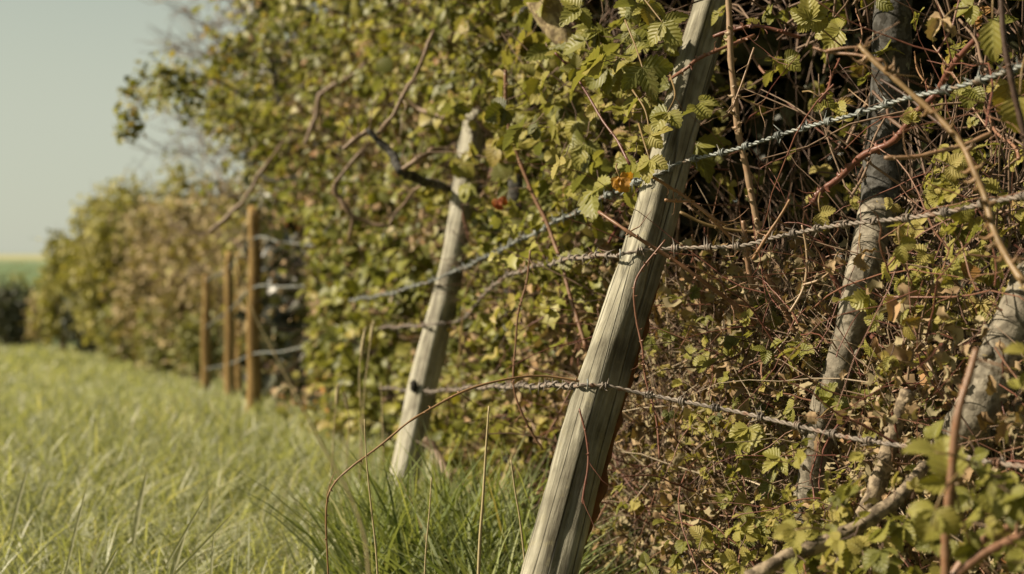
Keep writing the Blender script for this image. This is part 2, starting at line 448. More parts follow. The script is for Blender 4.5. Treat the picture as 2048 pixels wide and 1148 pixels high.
def wood_mat(name, dark, mid, light, knots=.3, lichen=True):
    """post timber: grain runs along the object's own Z"""
    m, nt, N, L = mat_new(name)
    tc = N.new("ShaderNodeTexCoord")
    mp = N.new("ShaderNodeMapping"); mp.inputs["Scale"].default_value = (1, 1, .07); L.new(tc.outputs["Object"], mp.inputs[0])
    n1 = N.new("ShaderNodeTexNoise"); n1.inputs["Scale"].default_value = 110; n1.inputs["Detail"].default_value = 6; n1.inputs["Roughness"].default_value = .7; L.new(mp.outputs[0], n1.inputs["Vector"])
    n2 = N.new("ShaderNodeTexNoise"); n2.inputs["Scale"].default_value = 22; n2.inputs["Detail"].default_value = 5; L.new(mp.outputs[0], n2.inputs["Vector"])
    n4 = N.new("ShaderNodeTexNoise"); n4.inputs["Scale"].default_value = 13; n4.inputs["Detail"].default_value = 7; L.new(tc.outputs["Object"], n4.inputs["Vector"])
    ad = N.new("ShaderNodeMath"); ad.operation = 'ADD'; L.new(n1.outputs["Fac"], ad.inputs[0]); L.new(n2.outputs["Fac"], ad.inputs[1])
    ad2 = N.new("ShaderNodeMath"); ad2.operation = 'ADD'; L.new(ad.outputs[0], ad2.inputs[0]); L.new(n4.outputs["Fac"], ad2.inputs[1])
    dv = N.new("ShaderNodeMath"); dv.operation = 'DIVIDE'; L.new(ad2.outputs[0], dv.inputs[0]); dv.inputs[1].default_value = 3
    rp = ramp(N, [(.40, dark), (.5, mid), (.60, light)]); L.new(dv.outputs[0], rp.inputs[0])
    colr = rp.outputs[0]
    # drying cracks
    mp2 = N.new("ShaderNodeMapping"); mp2.inputs["Scale"].default_value = (1, 1, .03); L.new(tc.outputs["Object"], mp2.inputs[0])
    vo = N.new("ShaderNodeTexVoronoi"); vo.feature = 'DISTANCE_TO_EDGE'; vo.inputs["Scale"].default_value = 24; L.new(mp2.outputs[0], vo.inputs["Vector"])
    cr = N.new("ShaderNodeMapRange"); cr.inputs[1].default_value = .0; cr.inputs[2].default_value = .03; cr.inputs[3].default_value = .7; cr.inputs[4].default_value = 0; L.new(vo.outputs["Distance"], cr.inputs[0])
    mx = N.new("ShaderNodeMix"); mx.data_type = 'RGBA'; L.new(cr.outputs[0], mx.inputs[0]); L.new(colr, mx.inputs[6]); mx.inputs[7].default_value = (*[c * .35 for c in dark], 1)
    colr = mx.outputs[2]
    if lichen:
        n3 = N.new("ShaderNodeTexNoise"); n3.inputs["Scale"].default_value = 30; n3.inputs["Detail"].default_value = 7; n3.inputs["Roughness"].default_value = .75
        L.new(tc.outputs["Object"], n3.inputs["Vector"])
        r3 = N.new("ShaderNodeMapRange"); r3.inputs[1].default_value = .56; r3.inputs[2].default_value = .70; r3.inputs[4].default_value = .35; L.new(n3.outputs["Fac"], r3.inputs[0])
        m3 = N.new("ShaderNodeMix"); m3.data_type = 'RGBA'; L.new(r3.outputs[0], m3.inputs[0]); L.new(colr, m3.inputs[6]); m3.inputs[7].default_value = (.26, .23, .12, 1)
        colr = m3.outputs[2]
    b = N.new("ShaderNodeBsdfPrincipled"); b.inputs["Roughness"].default_value = .8; b.inputs["Specular IOR Level"].default_value = .2
    L.new(colr, b.inputs["Base Color"])
    h = N.new("ShaderNodeMath"); h.operation = 'SUBTRACT'; L.new(ad.outputs[0], h.inputs[0]); L.new(cr.outputs[0], h.inputs[1])
    bp = N.new("ShaderNodeBump"); bp.inputs["Strength"].default_value = 1.0; bp.inputs["Distance"].default_value = .005
    L.new(h.outputs[0], bp.inputs["Height"]); L.new(bp.outputs[0], b.inputs["Normal"])
    o = N.new("ShaderNodeOutputMaterial"); L.new(b.outputs[0], o.inputs[0])
    return m

M = {}
ALB = 0.72
M['bramble'] = leaf_mat("bramble_leaf", [(0, (.070, .078, .015)), (.4, (.17, .168, .028)), (.75, (.28, .255, .05)), (.93, (.29, .22, .05)), (1, (.27, .13, .04))], rough=.5, vein=.20, patch=.35, spec=.3)
M['young'] = leaf_mat("young_bramble_leaf", [(0, (.16, .155, .028)), (.5, (.30, .265, .055)), (.8, (.38, .31, .095)), (1, (.33, .21, .09))], rough=.6, vein=.25, patch=.4, spec=.25, trans=.3)
ALB = 0.82
M['hedge'] = leaf_mat("hedge_leaf", [(0, (.065, .075, .014)), (.45, (.165, .172, .028)), (.8, (.28, .265, .055)), (1, (.33, .26, .08))], rough=.5, patch=.15, spec=.3, trans=.3)
M['hawthorn'] = leaf_mat("hawthorn_leaf", [(0, (.080, .090, .020)), (.45, (.18, .185, .036)), (.75, (.30, .27, .06)), (.9, (.33, .24, .09)), (1, (.30, .17, .08))], rough=.5, patch=.15, spec=.3, trans=.33)
ALB = 0.72
M['shadeleaf'] = leaf_mat("shade_dark_leaf", [(0, (.010, .013, .006)), (.6, (.026, .030, .012)), (1, (.055, .05, .02))], rough=.4, patch=.3, trans=.08)  # near-black colour stands for the shade deep in the hedge
M['dry'] = leaf_mat("dry_leaf", [(0, (.13, .08, .040)), (.4, (.28, .19, .105)), (.75, (.42, .31, .185)), (.93, (.36, .20, .09)), (1, (.34, .13, .05))], rough=.8, patch=.35, spec=.15, trans=.12, patchcol=(.07, .04, .02))
ALB = 0.80
M['orange'] = leaf_mat("orange_leaf", [(0, (.33, .13, .02)), (.6, (.42, .21, .03)), (1, (.30, .06, .02))], rough=.6, patch=.2, trans=.3)
M['far_olive'] = leaf_mat("far_leaf_olive", [(0, (.20, .195, .045)), (.6, (.33, .30, .07)), (1, (.42, .35, .11))], rough=.6, noise_scale=3, trans=.25)
M['far_green'] = leaf_mat("far_leaf_green", [(0, (.11, .115, .025)), (.6, (.22, .22, .05)), (1, (.30, .27, .07))], rough=.6, noise_scale=3, trans=.25)
M['far_brown'] = leaf_mat("far_bud_brown", [(0, (.24, .18, .085)), (.6, (.38, .29, .15)), (1, (.38, .34, .12))], rough=.7, noise_scale=3, trans=.2)
M['far_dark'] = leaf_mat("far_leaf_dark", [(0, (.012, .018, .008)), (.6, (.03, .04, .014)), (1, (.06, .06, .02))], rough=.6, noise_scale=3, trans=.1)
ALB = 0.86
M['grass'] = leaf_mat("grass_blade", [(0, (.14, .165, .072)), (.5, (.295, .31, .175)), (.85, (.43, .43, .27)), (1, (.56, .51, .36))], rough=.45, patch=.1, spec=.35, trans=.38, noise_scale=2.0, patchcol=(.24, .24, .10))
M['tuft'] = leaf_mat("tuft_grass_blade", [(0, (.09, .12, .038)), (.5, (.20, .24, .085)), (.9, (.33, .345, .16)), (1, (.38, .32, .16))], rough=.55, patch=.1, spec=.15, trans=.3)
ALB = 0.78
M['straw'] = stem_mat("straw", [(0, (.26, .20, .10)), (1, (.46, .38, .22))], mottle=.1, scale=30)
M['twig'] = stem_mat("twig_bark", [(0, (.060, .034, .024)), (.5, (.125, .075, .050)), (1, (.26, .18, .125))], mottle=.3)
M['deadwood'] = stem_mat("dead_twig", [(0, (.10, .055, .038)), (.6, (.24, .165, .11)), (1, (.44, .36, .26))], mottle=.3, mcol=(.10, .09, .07))
M['red'] = stem_mat("bramble_cane_red", [(0, (.10, .030, .024)), (.5, (.17, .070, .048)), (1, (.27, .16, .10))], rough=.42, mottle=.25, scale=35, mcol=(.10, .06, .03))
M['orangecane'] = stem_mat("bramble_cane_orange", [(0, (.16, .080, .045)), (.5, (.24, .145, .085)), (1, (.34, .25, .16))], rough=.45, mottle=.3, scale=35, mcol=(.22, .09, .04))
M['olivecane'] = stem_mat("bramble_cane_olive", [(0, (.14, .095, .035)), (.5, (.20, .135, .06)), (1, (.26, .14, .07))], rough=.45, mottle=.25, scale=30)
M['bark_grey'] = stem_mat("smooth_grey_bark", [(.34, (.08, .07, .052)), (.5, (.20, .175, .135)), (.66, (.40, .36, .285))], rough=.85, scale=38, mottle=.8, mcol=(.06, .05, .035), bump=1.0, mr_=(.5, .6), lichen=((.38, .28, .08), 13, .62))
M['bark_dark'] = stem_mat("cracked_dark_bark_and_shade", [(.2, (.028, .026, .024)), (.5, (.070, .067, .062)), (.85, (.17, .165, .15))], rough=.9, scale=38, mottle=.9, mr_=(.46, .53), mcol=(.02, .018, .014), bump=1.0, lichen=((.24, .25, .17), 16, .60))  # on the upper hedge trunk this dark tone also stands for shade
M['stickbark'] = stem_mat('stick_bark', [(.2, (.12, .09, .06)), (.5, (.28, .22, .15)), (.8, (.42, .36, .26))], rough=.9, scale=42, mottle=.85, mcol=(.06, .045, .03), bump=1.0, mr_=(.46, .56))
M['bark_yellow'] = stem_mat("lichened_bark", [(0, (.20, .155, .09)), (.5, (.34, .27, .15)), (1, (.45, .36, .21))], rough=.9, scale=34, mottle=.8, mcol=(.10, .07, .04), bump=1.0, mr_=(.48, .58), lichen=((.38, .27, .07), 11, .60))
M['rustbark'] = stem_mat('reddish_bark', [(.3, (.05, .025, .012)), (.7, (.24, .10, .04))], rough=.9, scale=30, mottle=.6)
M['weathered'] = wood_mat("weathered_post_wood", (.075, .066, .045), (.215, .20, .15), (.40, .38, .30))
M['palewood'] = wood_mat("pale_post_wood", (.14, .125, .095), (.36, .34, .27), (.50, .48, .40))
M['newwood'] = wood_mat("treated_post_wood", (.18, .105, .035), (.30, .19, .065), (.40, .27, .11), lichen=False)

def metal():
    m, nt, N, L = mat_new("galvanised_wire")
    tc = N.new("ShaderNodeTexCoord"); nz = N.new("ShaderNodeTexNoise"); nz.inputs["Scale"].default_value = 45; nz.inputs["Detail"].default_value = 4
    L.new(tc.outputs["Object"], nz.inputs["Vector"])
    rp = ramp(N, [(.35, (.12, .13, .125)), (.55, (.24, .26, .25)), (.68, (.17, .12, .08))]); L.new(nz.outputs["Fac"], rp.inputs[0])
    b = N.new("ShaderNodeBsdfPrincipled"); b.inputs["Roughness"].default_value = .6; b.inputs["Metallic"].default_value = .35
    L.new(rp.outputs[0], b.inputs["Base Color"])
    o = N.new("ShaderNodeOutputMaterial"); L.new(b.outputs[0], o.inputs[0]); return m
M['wire'] = metal()
def rusty():
    m, nt, N, L = mat_new("dull_rusty_wire")
    tc = N.new("ShaderNodeTexCoord"); nz = N.new("ShaderNodeTexNoise"); nz.inputs["Scale"].default_value = 35; nz.inputs["Detail"].default_value = 4
    L.new(tc.outputs["Object"], nz.inputs["Vector"])
    rp = ramp(N, [(.35, (.12, .10, .085)), (.55, (.24, .20, .165)), (.68, (.17, .085, .05))]); L.new(nz.outputs["Fac"], rp.inputs[0])
    b = N.new("ShaderNodeBsdfPrincipled"); b.inputs["Roughness"].default_value = .7; b.inputs["Metallic"].default_value = .2
    L.new(rp.outputs[0], b.inputs["Base Color"])
    o = N.new("ShaderNodeOutputMaterial"); L.new(b.outputs[0], o.inputs[0]); return m
M['rust'] = rusty()

def ground_mat():
    m, nt, N, L = mat_new("field_ground")
    tc = N.new("ShaderNodeTexCoord"); sp = N.new("ShaderNodeSeparateXYZ"); L.new(tc.outputs["Object"], sp.inputs[0])
    n1 = N.new("ShaderNodeTexNoise"); n1.inputs["Scale"].default_value = 3; n1.inputs["Detail"].default_value = 8; L.new(tc.outputs["Object"], n1.inputs["Vector"])
    near = ramp(N, [(.35, (.12, .11, .04)), (.65, (.20, .19, .065))]); L.new(n1.outputs["Fac"], near.inputs[0])
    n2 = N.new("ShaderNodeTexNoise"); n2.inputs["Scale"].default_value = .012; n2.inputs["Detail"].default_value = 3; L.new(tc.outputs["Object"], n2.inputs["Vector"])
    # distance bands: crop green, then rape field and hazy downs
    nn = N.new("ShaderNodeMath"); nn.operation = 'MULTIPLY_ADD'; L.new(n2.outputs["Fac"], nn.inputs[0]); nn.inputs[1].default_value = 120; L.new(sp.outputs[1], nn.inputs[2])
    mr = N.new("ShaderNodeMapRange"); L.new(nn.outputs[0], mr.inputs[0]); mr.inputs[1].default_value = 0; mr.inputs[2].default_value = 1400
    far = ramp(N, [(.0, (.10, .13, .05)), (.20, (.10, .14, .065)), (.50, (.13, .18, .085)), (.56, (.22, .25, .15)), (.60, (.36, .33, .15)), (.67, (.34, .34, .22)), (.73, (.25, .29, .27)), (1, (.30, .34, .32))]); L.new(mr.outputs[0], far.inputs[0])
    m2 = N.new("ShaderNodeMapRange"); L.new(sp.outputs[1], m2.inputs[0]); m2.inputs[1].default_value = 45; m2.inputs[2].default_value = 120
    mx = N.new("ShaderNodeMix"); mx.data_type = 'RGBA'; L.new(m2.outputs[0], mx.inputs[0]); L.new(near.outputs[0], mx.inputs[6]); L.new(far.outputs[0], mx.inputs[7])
    b = N.new("ShaderNodeBsdfPrincipled"); b.inputs["Roughness"].default_value = .95; b.inputs["Specular IOR Level"].default_value = .1
    L.new(mx.outputs[2], b.inputs["Base Color"])
    o = N.new("ShaderNodeOutputMaterial"); L.new(b.outputs[0], o.inputs[0]); return m
M['ground'] = ground_mat()

# ------------------------------------------------------------------ ground
ys = np.concatenate([np.linspace(-30, 0, 16), np.linspace(.3, 16, 60), np.linspace(17, 50, 50), np.geomspace(53, 4000, 60)])
xs = np.concatenate([-np.geomspace(3000, 12, 40), np.linspace(-11, 11, 70), np.geomspace(12, 3000, 40)])
GX, GY = np.meshgrid(xs, ys)
GZ = zg(GX, GY)
b = Buf()
nx = len(xs); i, j = np.meshgrid(np.arange(len(ys) - 1), np.arange(nx - 1), indexing='ij')
b.add(np.stack([GX, GY, GZ], -1).reshape(-1, 3), np.stack([i * nx + j, i * nx + j + 1, (i + 1) * nx + j + 1, (i + 1) * nx + j], -1).reshape(-1, 4))
tag(b.build("ground", M['ground']), kind="structure")

# ------------------------------------------------------------------ grass
def blades(buf, x, y, h, w, lean, bias=(0.1, -.05), R=None, z=None):
    n = len(x); zb = zg(x, y) if z is None else z
    a = RNG.random(n) * 6.283
    ld = np.stack([np.cos(a) + bias[0], np.sin(a) + bias[1], np.zeros(n)], -1) * (lean * (.3 + RNG.random(n)))[:, None]
    fa = RNG.random(n) * 6.283; side = np.stack([np.cos(fa), np.sin(fa), np.zeros(n)], -1)
    ts = np.array([0, .3, .58, .82, 1.0]); ws = np.array([.8, 1, .85, .5, .05])
    base = np.stack([x, y, zb - .01], -1)
    V = np.zeros((n, 5, 2, 3))
    for k, (t, ww) in enumerate(zip(ts, ws)):
        c = base + ld * (h * t ** 2)[:, None] + np.array([0, 0, 1]) * (h * (t - .32 * np.minimum(1.5, np.linalg.norm(ld, axis=1)) * t * t))[:, None]
        V[:, k, 0] = c - side * (w * ww / 2)[:, None]; V[:, k, 1] = c + side * (w * ww / 2)[:, None]
    F = np.array([(k * 2, k * 2 + 1, k * 2 + 3, k * 2 + 2) for k in range(4)])
    F = (F[None] + (np.arange(n) * 10)[:, None, None]).reshape(-1, 4)
    uv = np.array([(u, t) for t in ts for u in (0, 1)])
    if R is None: R = RNG.random(n)
    buf.add(V.reshape(-1, 3), F, np.tile(uv, (n, 1)), np.repeat(R, 10))

def hedge_x(y):
    """X of the hedge foot at distance y"""
    yy = np.array([0, 2.0, 2.9, 3.8, 4.9, 6.3, 7.3, 8.5, 11, 16, 20, 24, 30, 36, 60])
    xx = np.array([.9, .62, .33, .05, -.32, -.75, -1.05, -1.45, -1.95, -2.9, -4.3, -6.2, -8.9, -11.5, -22.0])
    return np.interp(y, yy, xx)
def grass_zone(y0, y1, dens, h0, w0, lean, xl, over=.25):
    buf = Buf()
    # rejection sample
    xmin = xl(y1) if xl(y1) < xl(y0) else xl(y0)
    n = int(dens * (y1 - y0) * (max(hedge_x(y0), hedge_x(y1)) + over - xmin))
    y = y0 + (y1 - y0) * RNG.random(n); x = xmin + (max(hedge_x(y0), hedge_x(y1)) + over - xmin) * RNG.random(n)
    ok = (x > xl(y)) & (x < hedge_x(y) + over); x, y = x[ok], y[ok]; n = len(x)
    pn = np.array([mnoise.noise(Vector((a * .9, c * .6, 3))) for a, c in zip(x[::8], y[::8])]); pn = np.repeat(pn, 8)[:n]
    h = h0 * np.clip(1 + .28 * RNG.normal(size=n) + .55 * pn, .35, 2.0)
    R = np.clip(.46 + .24 * RNG.normal(size=n) + .5 * pn, 0, 1)
    return x, y, h, R
gb = Buf()
for (y0, y1, dens, h0, w0, lean) in [(1.9, 4.2, 5200, .17, .0058, .95), (4.2, 7, 3000, .155, .0075, .85), (7, 12, 1500, .14, .011, .7), (12, 20, 520, .14, .02, .5), (20, 38, 170, .15, .04, .4)]:
    xl = lambda y: -.46 * np.asarray(y) - .25
    x, y, h, R = grass_zone(y0, y1, dens, h0, w0, lean, xl)
    blades(gb, x, y, h, w0 * (.6 + .7 * RNG.random(len(x))), lean, bias=(.25, .0), R=R)
# the longer, leaning blades that stand over the sward near the camera
n = 260
y = 2.9 + 2.6 * RNG.random(n) ** 1.2; x = -.42 * y + (hedge_x(y) + .42 * y) * RNG.random(n)
blades(gb, x, y, (.20 + .12 * RNG.random(n)), .006 + .004 * RNG.random(n), .9, bias=(.9, 0), R=.6 + .4 * RNG.random(n))
tag(gb.build("grass", M['grass']), kind="stuff", label="pale green field grass running from the foreground to the far hedge", cat="grass")

def tuft(px, py_base, d, rad, n, h, label, R0=.4, lean=.75, w=.0085):
    c = P(px, py_base, d); cx, cy = c[0], c[1]
    a = RNG.random(n) * 6.283; r = rad * np.sqrt(RNG.random(n))
    bb = Buf()
    blades(bb, cx + r * np.cos(a), cy + r * np.sin(a), h * np.clip(1 + .3 * RNG.normal(size=n), .4, 1.7), w * (.6 + .8 * RNG.random(n)), lean, bias=(.1, -.1), R=np.clip(R0 + .25 * RNG.normal(size=n), 0, 1))
    return tag(bb.build("grass_tuft", M['tuft']), label, "grass tuft")
tuft(900, 1150, 3.35, .26, 1700, .33, "tall dark green grass tuft growing between the feet of the two leaning posts", .42, .55, .0080)
tuft(790, 1000, 4.3, .22, 1000, .20, "tall bluish green grass tuft hiding the foot of the smaller leaning post", .6)
tuft(1010, 1200, 2.95, .13, 800, .27, "dark grass tuft against the left foot of the nearest leaning post", .3)

# ------------------------------------------------------------------ posts
# knot hole on the second post
def blob(bf, c, r, sc=(1, 1, 1), n=8, m=6, jit=.15, R=.5):
    V = []
    for i in range(m + 1):
        th = math.pi * i / m
        for j in range(n):
            ph = 2 * math.pi * j / n; rr = r * (1 + jit * random.uniform(-1, 1))
            V.append((c[0] + rr * sc[0] * math.sin(th) * math.cos(ph), c[1] + rr * sc[1] * math.sin(th) * math.sin(ph), c[2] + rr * sc[2] * math.cos(th)))
    F = [(i * n + j, i * n + (j + 1) % n, (i + 1) * n + (j + 1) % n, (i + 1) * n + j) for i in range(m) for j in range(n)]
    bf.add(V, F, None, R)
def limb(pts, mat, name, parent=None, sides=14, k=8, bumpy=.08, fr=9, wig=.0, knobs=0, ang=False):
    """pts: (px, py, d, width_px) -> irregular tapered limb"""
    a = np.array(pts, float); c = P(a[:, 0], a[:, 1], a[:, 2]); r = a[:, 3] * (.8 if ang else 1) / 2 / FPX * a[:, 2]
    q0 = np.column_stack([c, r])
    if ang:
        tt = np.linspace(0, len(q0) - 1, (len(q0) - 1) * k + 1); q = np.stack([np.interp(tt, np.arange(len(q0)), q0[:, m_]) for m_ in range(4)], -1)
    else: q = smooth(q0, k)
    c, r = q[:, :3], q[:, 3]
    if wig: c = c + np.array([[mnoise.noise(Vector(v * 14)) * wig, mnoise.noise(Vector(v * 14 + 7)) * wig, mnoise.noise(Vector(v * 14 + 13)) * wig] for v in c])
    bf = Buf(); tubes(bf, c, r, sides, R=.5)
    V = bf.v[0]; S = len(c)
    ctr = np.repeat(c, sides, 0); rr = np.repeat(r, sides)
    dsp = np.array([mnoise.noise(Vector(v * fr)) + .5 * mnoise.noise(Vector(v * fr * 3.3)) + .3 * mnoise.noise(Vector(v * fr * 8)) for v in V])
    V += nrm(V - ctr) * (dsp * bumpy * rr)[:, None]
    for _ in range(knobs):
        i = random.randrange(len(c)); an = random.random() * 6.28
        dd = nrm(V[i * sides + random.randrange(sides)] - c[i])
        blob(bf, c[i] + dd * r[i], r[i] * random.uniform(.2, .45), jit=.3)
    return bf.build(name, M[mat], parent)

def post(name, a, bt, rad, mat, label, group=None, square=.5, rough=1.0, sides=28, rows=70, seed=0, turn=0.0):
    """post from foot a to top bt (world), grain along its own Z"""
    a = np.array(a, float); bt = np.array(bt, float); L_ = np.linalg.norm(bt - a)
    V = []
    for i in range(rows):
        t = i / (rows - 1); z = t * L_
        for j in range(sides):
            an = 2 * math.pi * j / sides
            ca, sa = math.cos(an), math.sin(an); cq, sq = math.cos(an + turn), math.sin(an + turn)
            k = (abs(cq) ** 5 + abs(sq) ** 5) ** -.2
            r = rad * (1.09 - .28 * t) * ((1 - square) + square * k * .93)
            r *= 1 + rough * (.10 * mnoise.noise(Vector((ca * 1.3, sa * 1.3, z * 2.3 + seed))) + .085 * mnoise.noise(Vector((ca * 2.6, sa * 2.6, z * 5.5 + seed * 2))) + .03 * mnoise.noise(Vector((ca * 12, sa * 12, z * 3 + seed))) + .018 * mnoise.noise(Vector((ca * 6, sa * 6, z * 9 + seed * 3))) - .07 * max(0, mnoise.noise(Vector((ca * 3, sa * 3, z * 16 + seed)))) * max(0, k - 1.02) * 6)
            if t > .985: r *= .93
            bx = .010 * rough * math.sin(z * 3.1 + seed) + .004 * math.sin(z * 9 + seed)
            V.append((r * ca + bx, r * sa, z))
    bf = Buf()
    i, j = np.meshgrid(np.arange(rows - 1), np.arange(sides), indexing='ij')
    q = np.stack([i * sides + j, i * sides + (j + 1) % sides, (i + 1) * sides + (j + 1) % sides, (i + 1) * sides + j], -1).reshape(-1, 4)
    bf.add(np.array(V), q)
    bf.f.append(np.arange((rows - 1) * sides, rows * sides)[None])
    o = bf.build(name, mat)
    d = Vector(bt - a).normalized()
    ax = Vector((1, 0, 0)); ax = (ax - d * ax.dot(d)).normalized(); ay = d.cross(ax)
    o.location = Vector(a); o.rotation_euler = Matrix((ax, ay, d)).transposed().to_euler()
    tag(o, label, "fence post", group)
    return o
def foot(px, py, d, qx, qy, qd, z=-.15):
    """extend the line through two photo points down to height z"""
    A = P(px, py, d); B = P(qx, qy, qd); t = (z - A[2]) / (B[2] - A[2])
    return A + (B - A) * t
PA, PB = P(1108, 1148, 2.30), P(1412, 10, 2.92)
post1 = post("fence_post", foot(1108, 1148, 2.30, 1412, 10, 2.92), PA + (PB - PA) * 1.06, .0425, M['weathered'], "thick weathered grey fence post nearest the camera, leaning right under the bramble leaves", "weathered leaning fence posts", square=.8, rough=1.3, seed=3, sides=44, rows=160, turn=1.0)
QA, QB = P(812, 935, 4.45), P(957, 226, 4.68)
post2 = post("fence_post", foot(812, 935, 4.45, 957, 226, 4.68), QB, .043, M['palewood'], "smaller pale leaning fence post with a knot hole, further along the hedge", "weathered leaning fence posts", square=.6, rough=1.2, seed=11, turn=.75, rows=110)
kb = Buf(); blob(kb, P(828, 772, 4.455), .013, (1, .6, 1.6), R=.05); kb.build("knot", M['bark_dark'], post2)

limb([(1326, 520, 2.65, 14), (1302, 600, 2.62, 16), (1268, 720, 2.55, 24), (1230, 850, 2.48, 17), (1198, 980, 2.41, 23), (1158, 1110, 2.35, 10)], 'rustbark', 'bark_strip', post1, 8, 10, .9, 26)
def upright(px, ytop, ybot, d, r, label):
    A = P(px, ybot, d); B = P(px + 1, ytop, d * 1.002)
    A = np.array([A[0], A[1], zg(A[0], A[1]) - .15])
    return post("upright_post", A, B, r, M['newwood'], label, "upright timber fence posts", square=.35, rough=.35, sides=16, rows=24, seed=px)
up1 = upright(507, 412, 795, 8.5, .042, "tallest and nearest orange brown upright fence post, standing closest to the leafy bush")
up2 = upright(459, 503, 788, 11.6, .045, "middle orange brown upright fence post, left of the tallest one")
up3 = upright(478, 505, 786, 12.6, .034, "thin orange brown upright post half hidden between two thicker uprights")
up4 = upright(412, 550, 780, 14.0, .048, "leftmost and shortest orange brown upright fence post at the field edge")

# ------------------------------------------------------------------ barbed wire
def wire(name, pts, r, label, barb_every=.072, detail=True, wrap=.03, mat='wire', sd=1):
    """pts: (px, py, d) list. Two twisted strands with four-point barbs"""
    c = smooth(P(*np.array(pts, float).T), 14)
    seg = np.linalg.norm(np.diff(c, axis=0), axis=1); s_ = np.concatenate([[0], np.cumsum(seg)]); L_ = s_[-1]
    n = int(L_ / (.0042 if detail else .02)) + 4
    ss = np.linspace(0, L_, n); c = np.stack([np.interp(ss, s_, c[:, k]) for k in range(3)], -1)
    c = c + np.stack([.0015 * np.sin(ss * 23 + sd), .0015 * np.sin(ss * 31), .0025 * np.sin(ss * 17 + sd * 2)], -1)
    T = nrm(np.gradient(c, axis=0)); A = nrm(np.cross(T, np.array([0, 0, 1.0]))); B = np.cross(T, A)
    root = empty(name, c[0], label, "barbed wire", "barbed wires of the leaning fence")
    for k in (0, 1):
        ph = ss / wrap * 2 * math.pi + k * math.pi
        p = c + (A * np.cos(ph)[:, None] + B * np.sin(ph)[:, None]) * r * .95
        bf = Buf(); tubes(bf, p, np.full(n, r), 6, R=.5); bf.build("strand", M[mat], root)
    u = barb_every * .6
    while u < L_ - .01:
        k = int(u / L_ * (n - 1)); o = c[k]; bf = Buf()
        for w in range(2):
            ph0 = random.random() * 6.28; tt = np.linspace(0, 1, 17)
            off = (w - .5) * r * 3
            ang = ph0 + tt * 2 * math.pi * 1.25
            rr = r * 2.6
            coil = o + T[k] * (off + (tt - .5)[:, None] * r * 2.2) + (A[k] * np.cos(ang)[:, None] + B[k] * np.sin(ang)[:, None]) * rr
            # straight points leave the coil on both ends
            t0 = nrm(-A[k] * np.sin(ang[0]) * -1 + B[k] * np.cos(ang[0]) * -1); t1 = nrm(-A[k] * np.sin(ang[-1]) + B[k] * np.cos(ang[-1]))
            l = random.uniform(.014, .023)
            e0 = coil[0] + (t0 * .9 + T[k] * random.uniform(-.5, .5)) * l; e1 = coil[-1] + (t1 * .9 + T[k] * random.uniform(-.5, .5)) * l
            path = np.vstack([e0, coil, e1]); rad = np.full(len(path), r * .85); rad[0] = rad[-1] = r * .15
            tubes(bf, path, rad, 5, R=.5)
        bf.build("barb", M[mat], root)
        u += barb_every * random.uniform(.85, 1.15)
    return root
WR = .0021
wire("barbed_wire", [(1300, 356, 2.645), (1322, 348, 2.645), (1362, 324, 2.66), (1430, 306, 2.58), (1500, 290, 2.5), (1600, 260, 2.4), (1700, 228, 2.28), (1790, 203, 2.18), (1900, 180, 2.06), (2048, 126, 1.92), (2260, 60, 1.72)], WR, "top barbed wire, bright grey, crossing the dark hollow and the upper tree trunk", .070)
wire("barbed_wire", [(1236, 508, 2.562), (1300, 502, 2.545), (1400, 497, 2.5), (1480, 490, 2.44), (1560, 470, 2.38), (1700, 450, 2.22), (1850, 428, 2.08), (2048, 396, 1.9), (2250, 372, 1.75)], WR, "middle barbed wire, from the nearest post across the trunk, crossing the upper leaves", .07, mat='rust', sd=3)
wire("barbed_wire", [(1160, 768, 2.422), (1215, 770, 2.415), (1280, 784, 2.41), (1400, 812, 2.34), (1500, 830, 2.28), (1600, 850, 2.2), (1750, 886, 2.08), (1900, 908, 1.96), (2048, 930, 1.84), (2250, 960, 1.7)], WR, "bottom barbed wire, sagging to the right through the dry leaves", .075, mat='rust', sd=5)
wire("barbed_wire", [(1300, 357, 2.645), (1270, 366, 2.68), (1200, 398, 3.0), (1100, 450, 3.4), (960, 520, 4.1), (905, 545, 4.45), (865, 560, 4.52), (775, 588, 5.0), (700, 600, 5.7)], WR * 1.05, "blurred grey barbed wire passing high across the smaller leaning post", .085, sd=7)
wire("barbed_wire", [(1236, 510, 2.562), (1200, 512, 2.68), (1130, 520, 3.1), (1000, 560, 3.9), (920, 640, 4.42), (850, 650, 4.49), (760, 655, 5.3)], WR, "brownish barbed wire at half height between the two leaning posts", .09, mat='rust', sd=9)
wire("barbed_wire", [(1160, 770, 2.422), (1130, 770, 2.55), (1050, 772, 3.0), (950, 775, 3.7), (850, 782, 4.44), (760, 775, 5.0)], WR, "low brownish barbed wire reaching the knot hole of the smaller post", .09, mat='rust', sd=11)

def thinwire(pts, r, label):
    c = smooth(P(*np.array(pts, float).T), 8); bf = Buf(); tubes(bf, c, np.full(len(c), r), 6, R=.5)
    return tag(bf.build("fence_wire", M['wire']), label, "fence wire", "plain wires of the far upright fence")
for k, (pts, lb) in enumerate([
    ([(412, 562, 13.95), (459, 535, 11.55), (507, 478, 8.46), (560, 484, 8.0), (635, 492, 7.3)], "top grey wire of the far upright posts, running into the leafy bush"),
    ([(412, 655, 13.95), (459, 620, 11.55), (507, 576, 8.46), (560, 574, 7.9), (620, 572, 7.3)], "middle grey wire of the far upright posts"),
    ([(412, 738, 13.95), (459, 728, 11.55), (507, 708, 8.46), (560, 704, 7.9), (615, 692, 7.3)], "lowest grey wire of the far upright posts, just above the grass")]):
    thinwire(pts, .0062, lb)

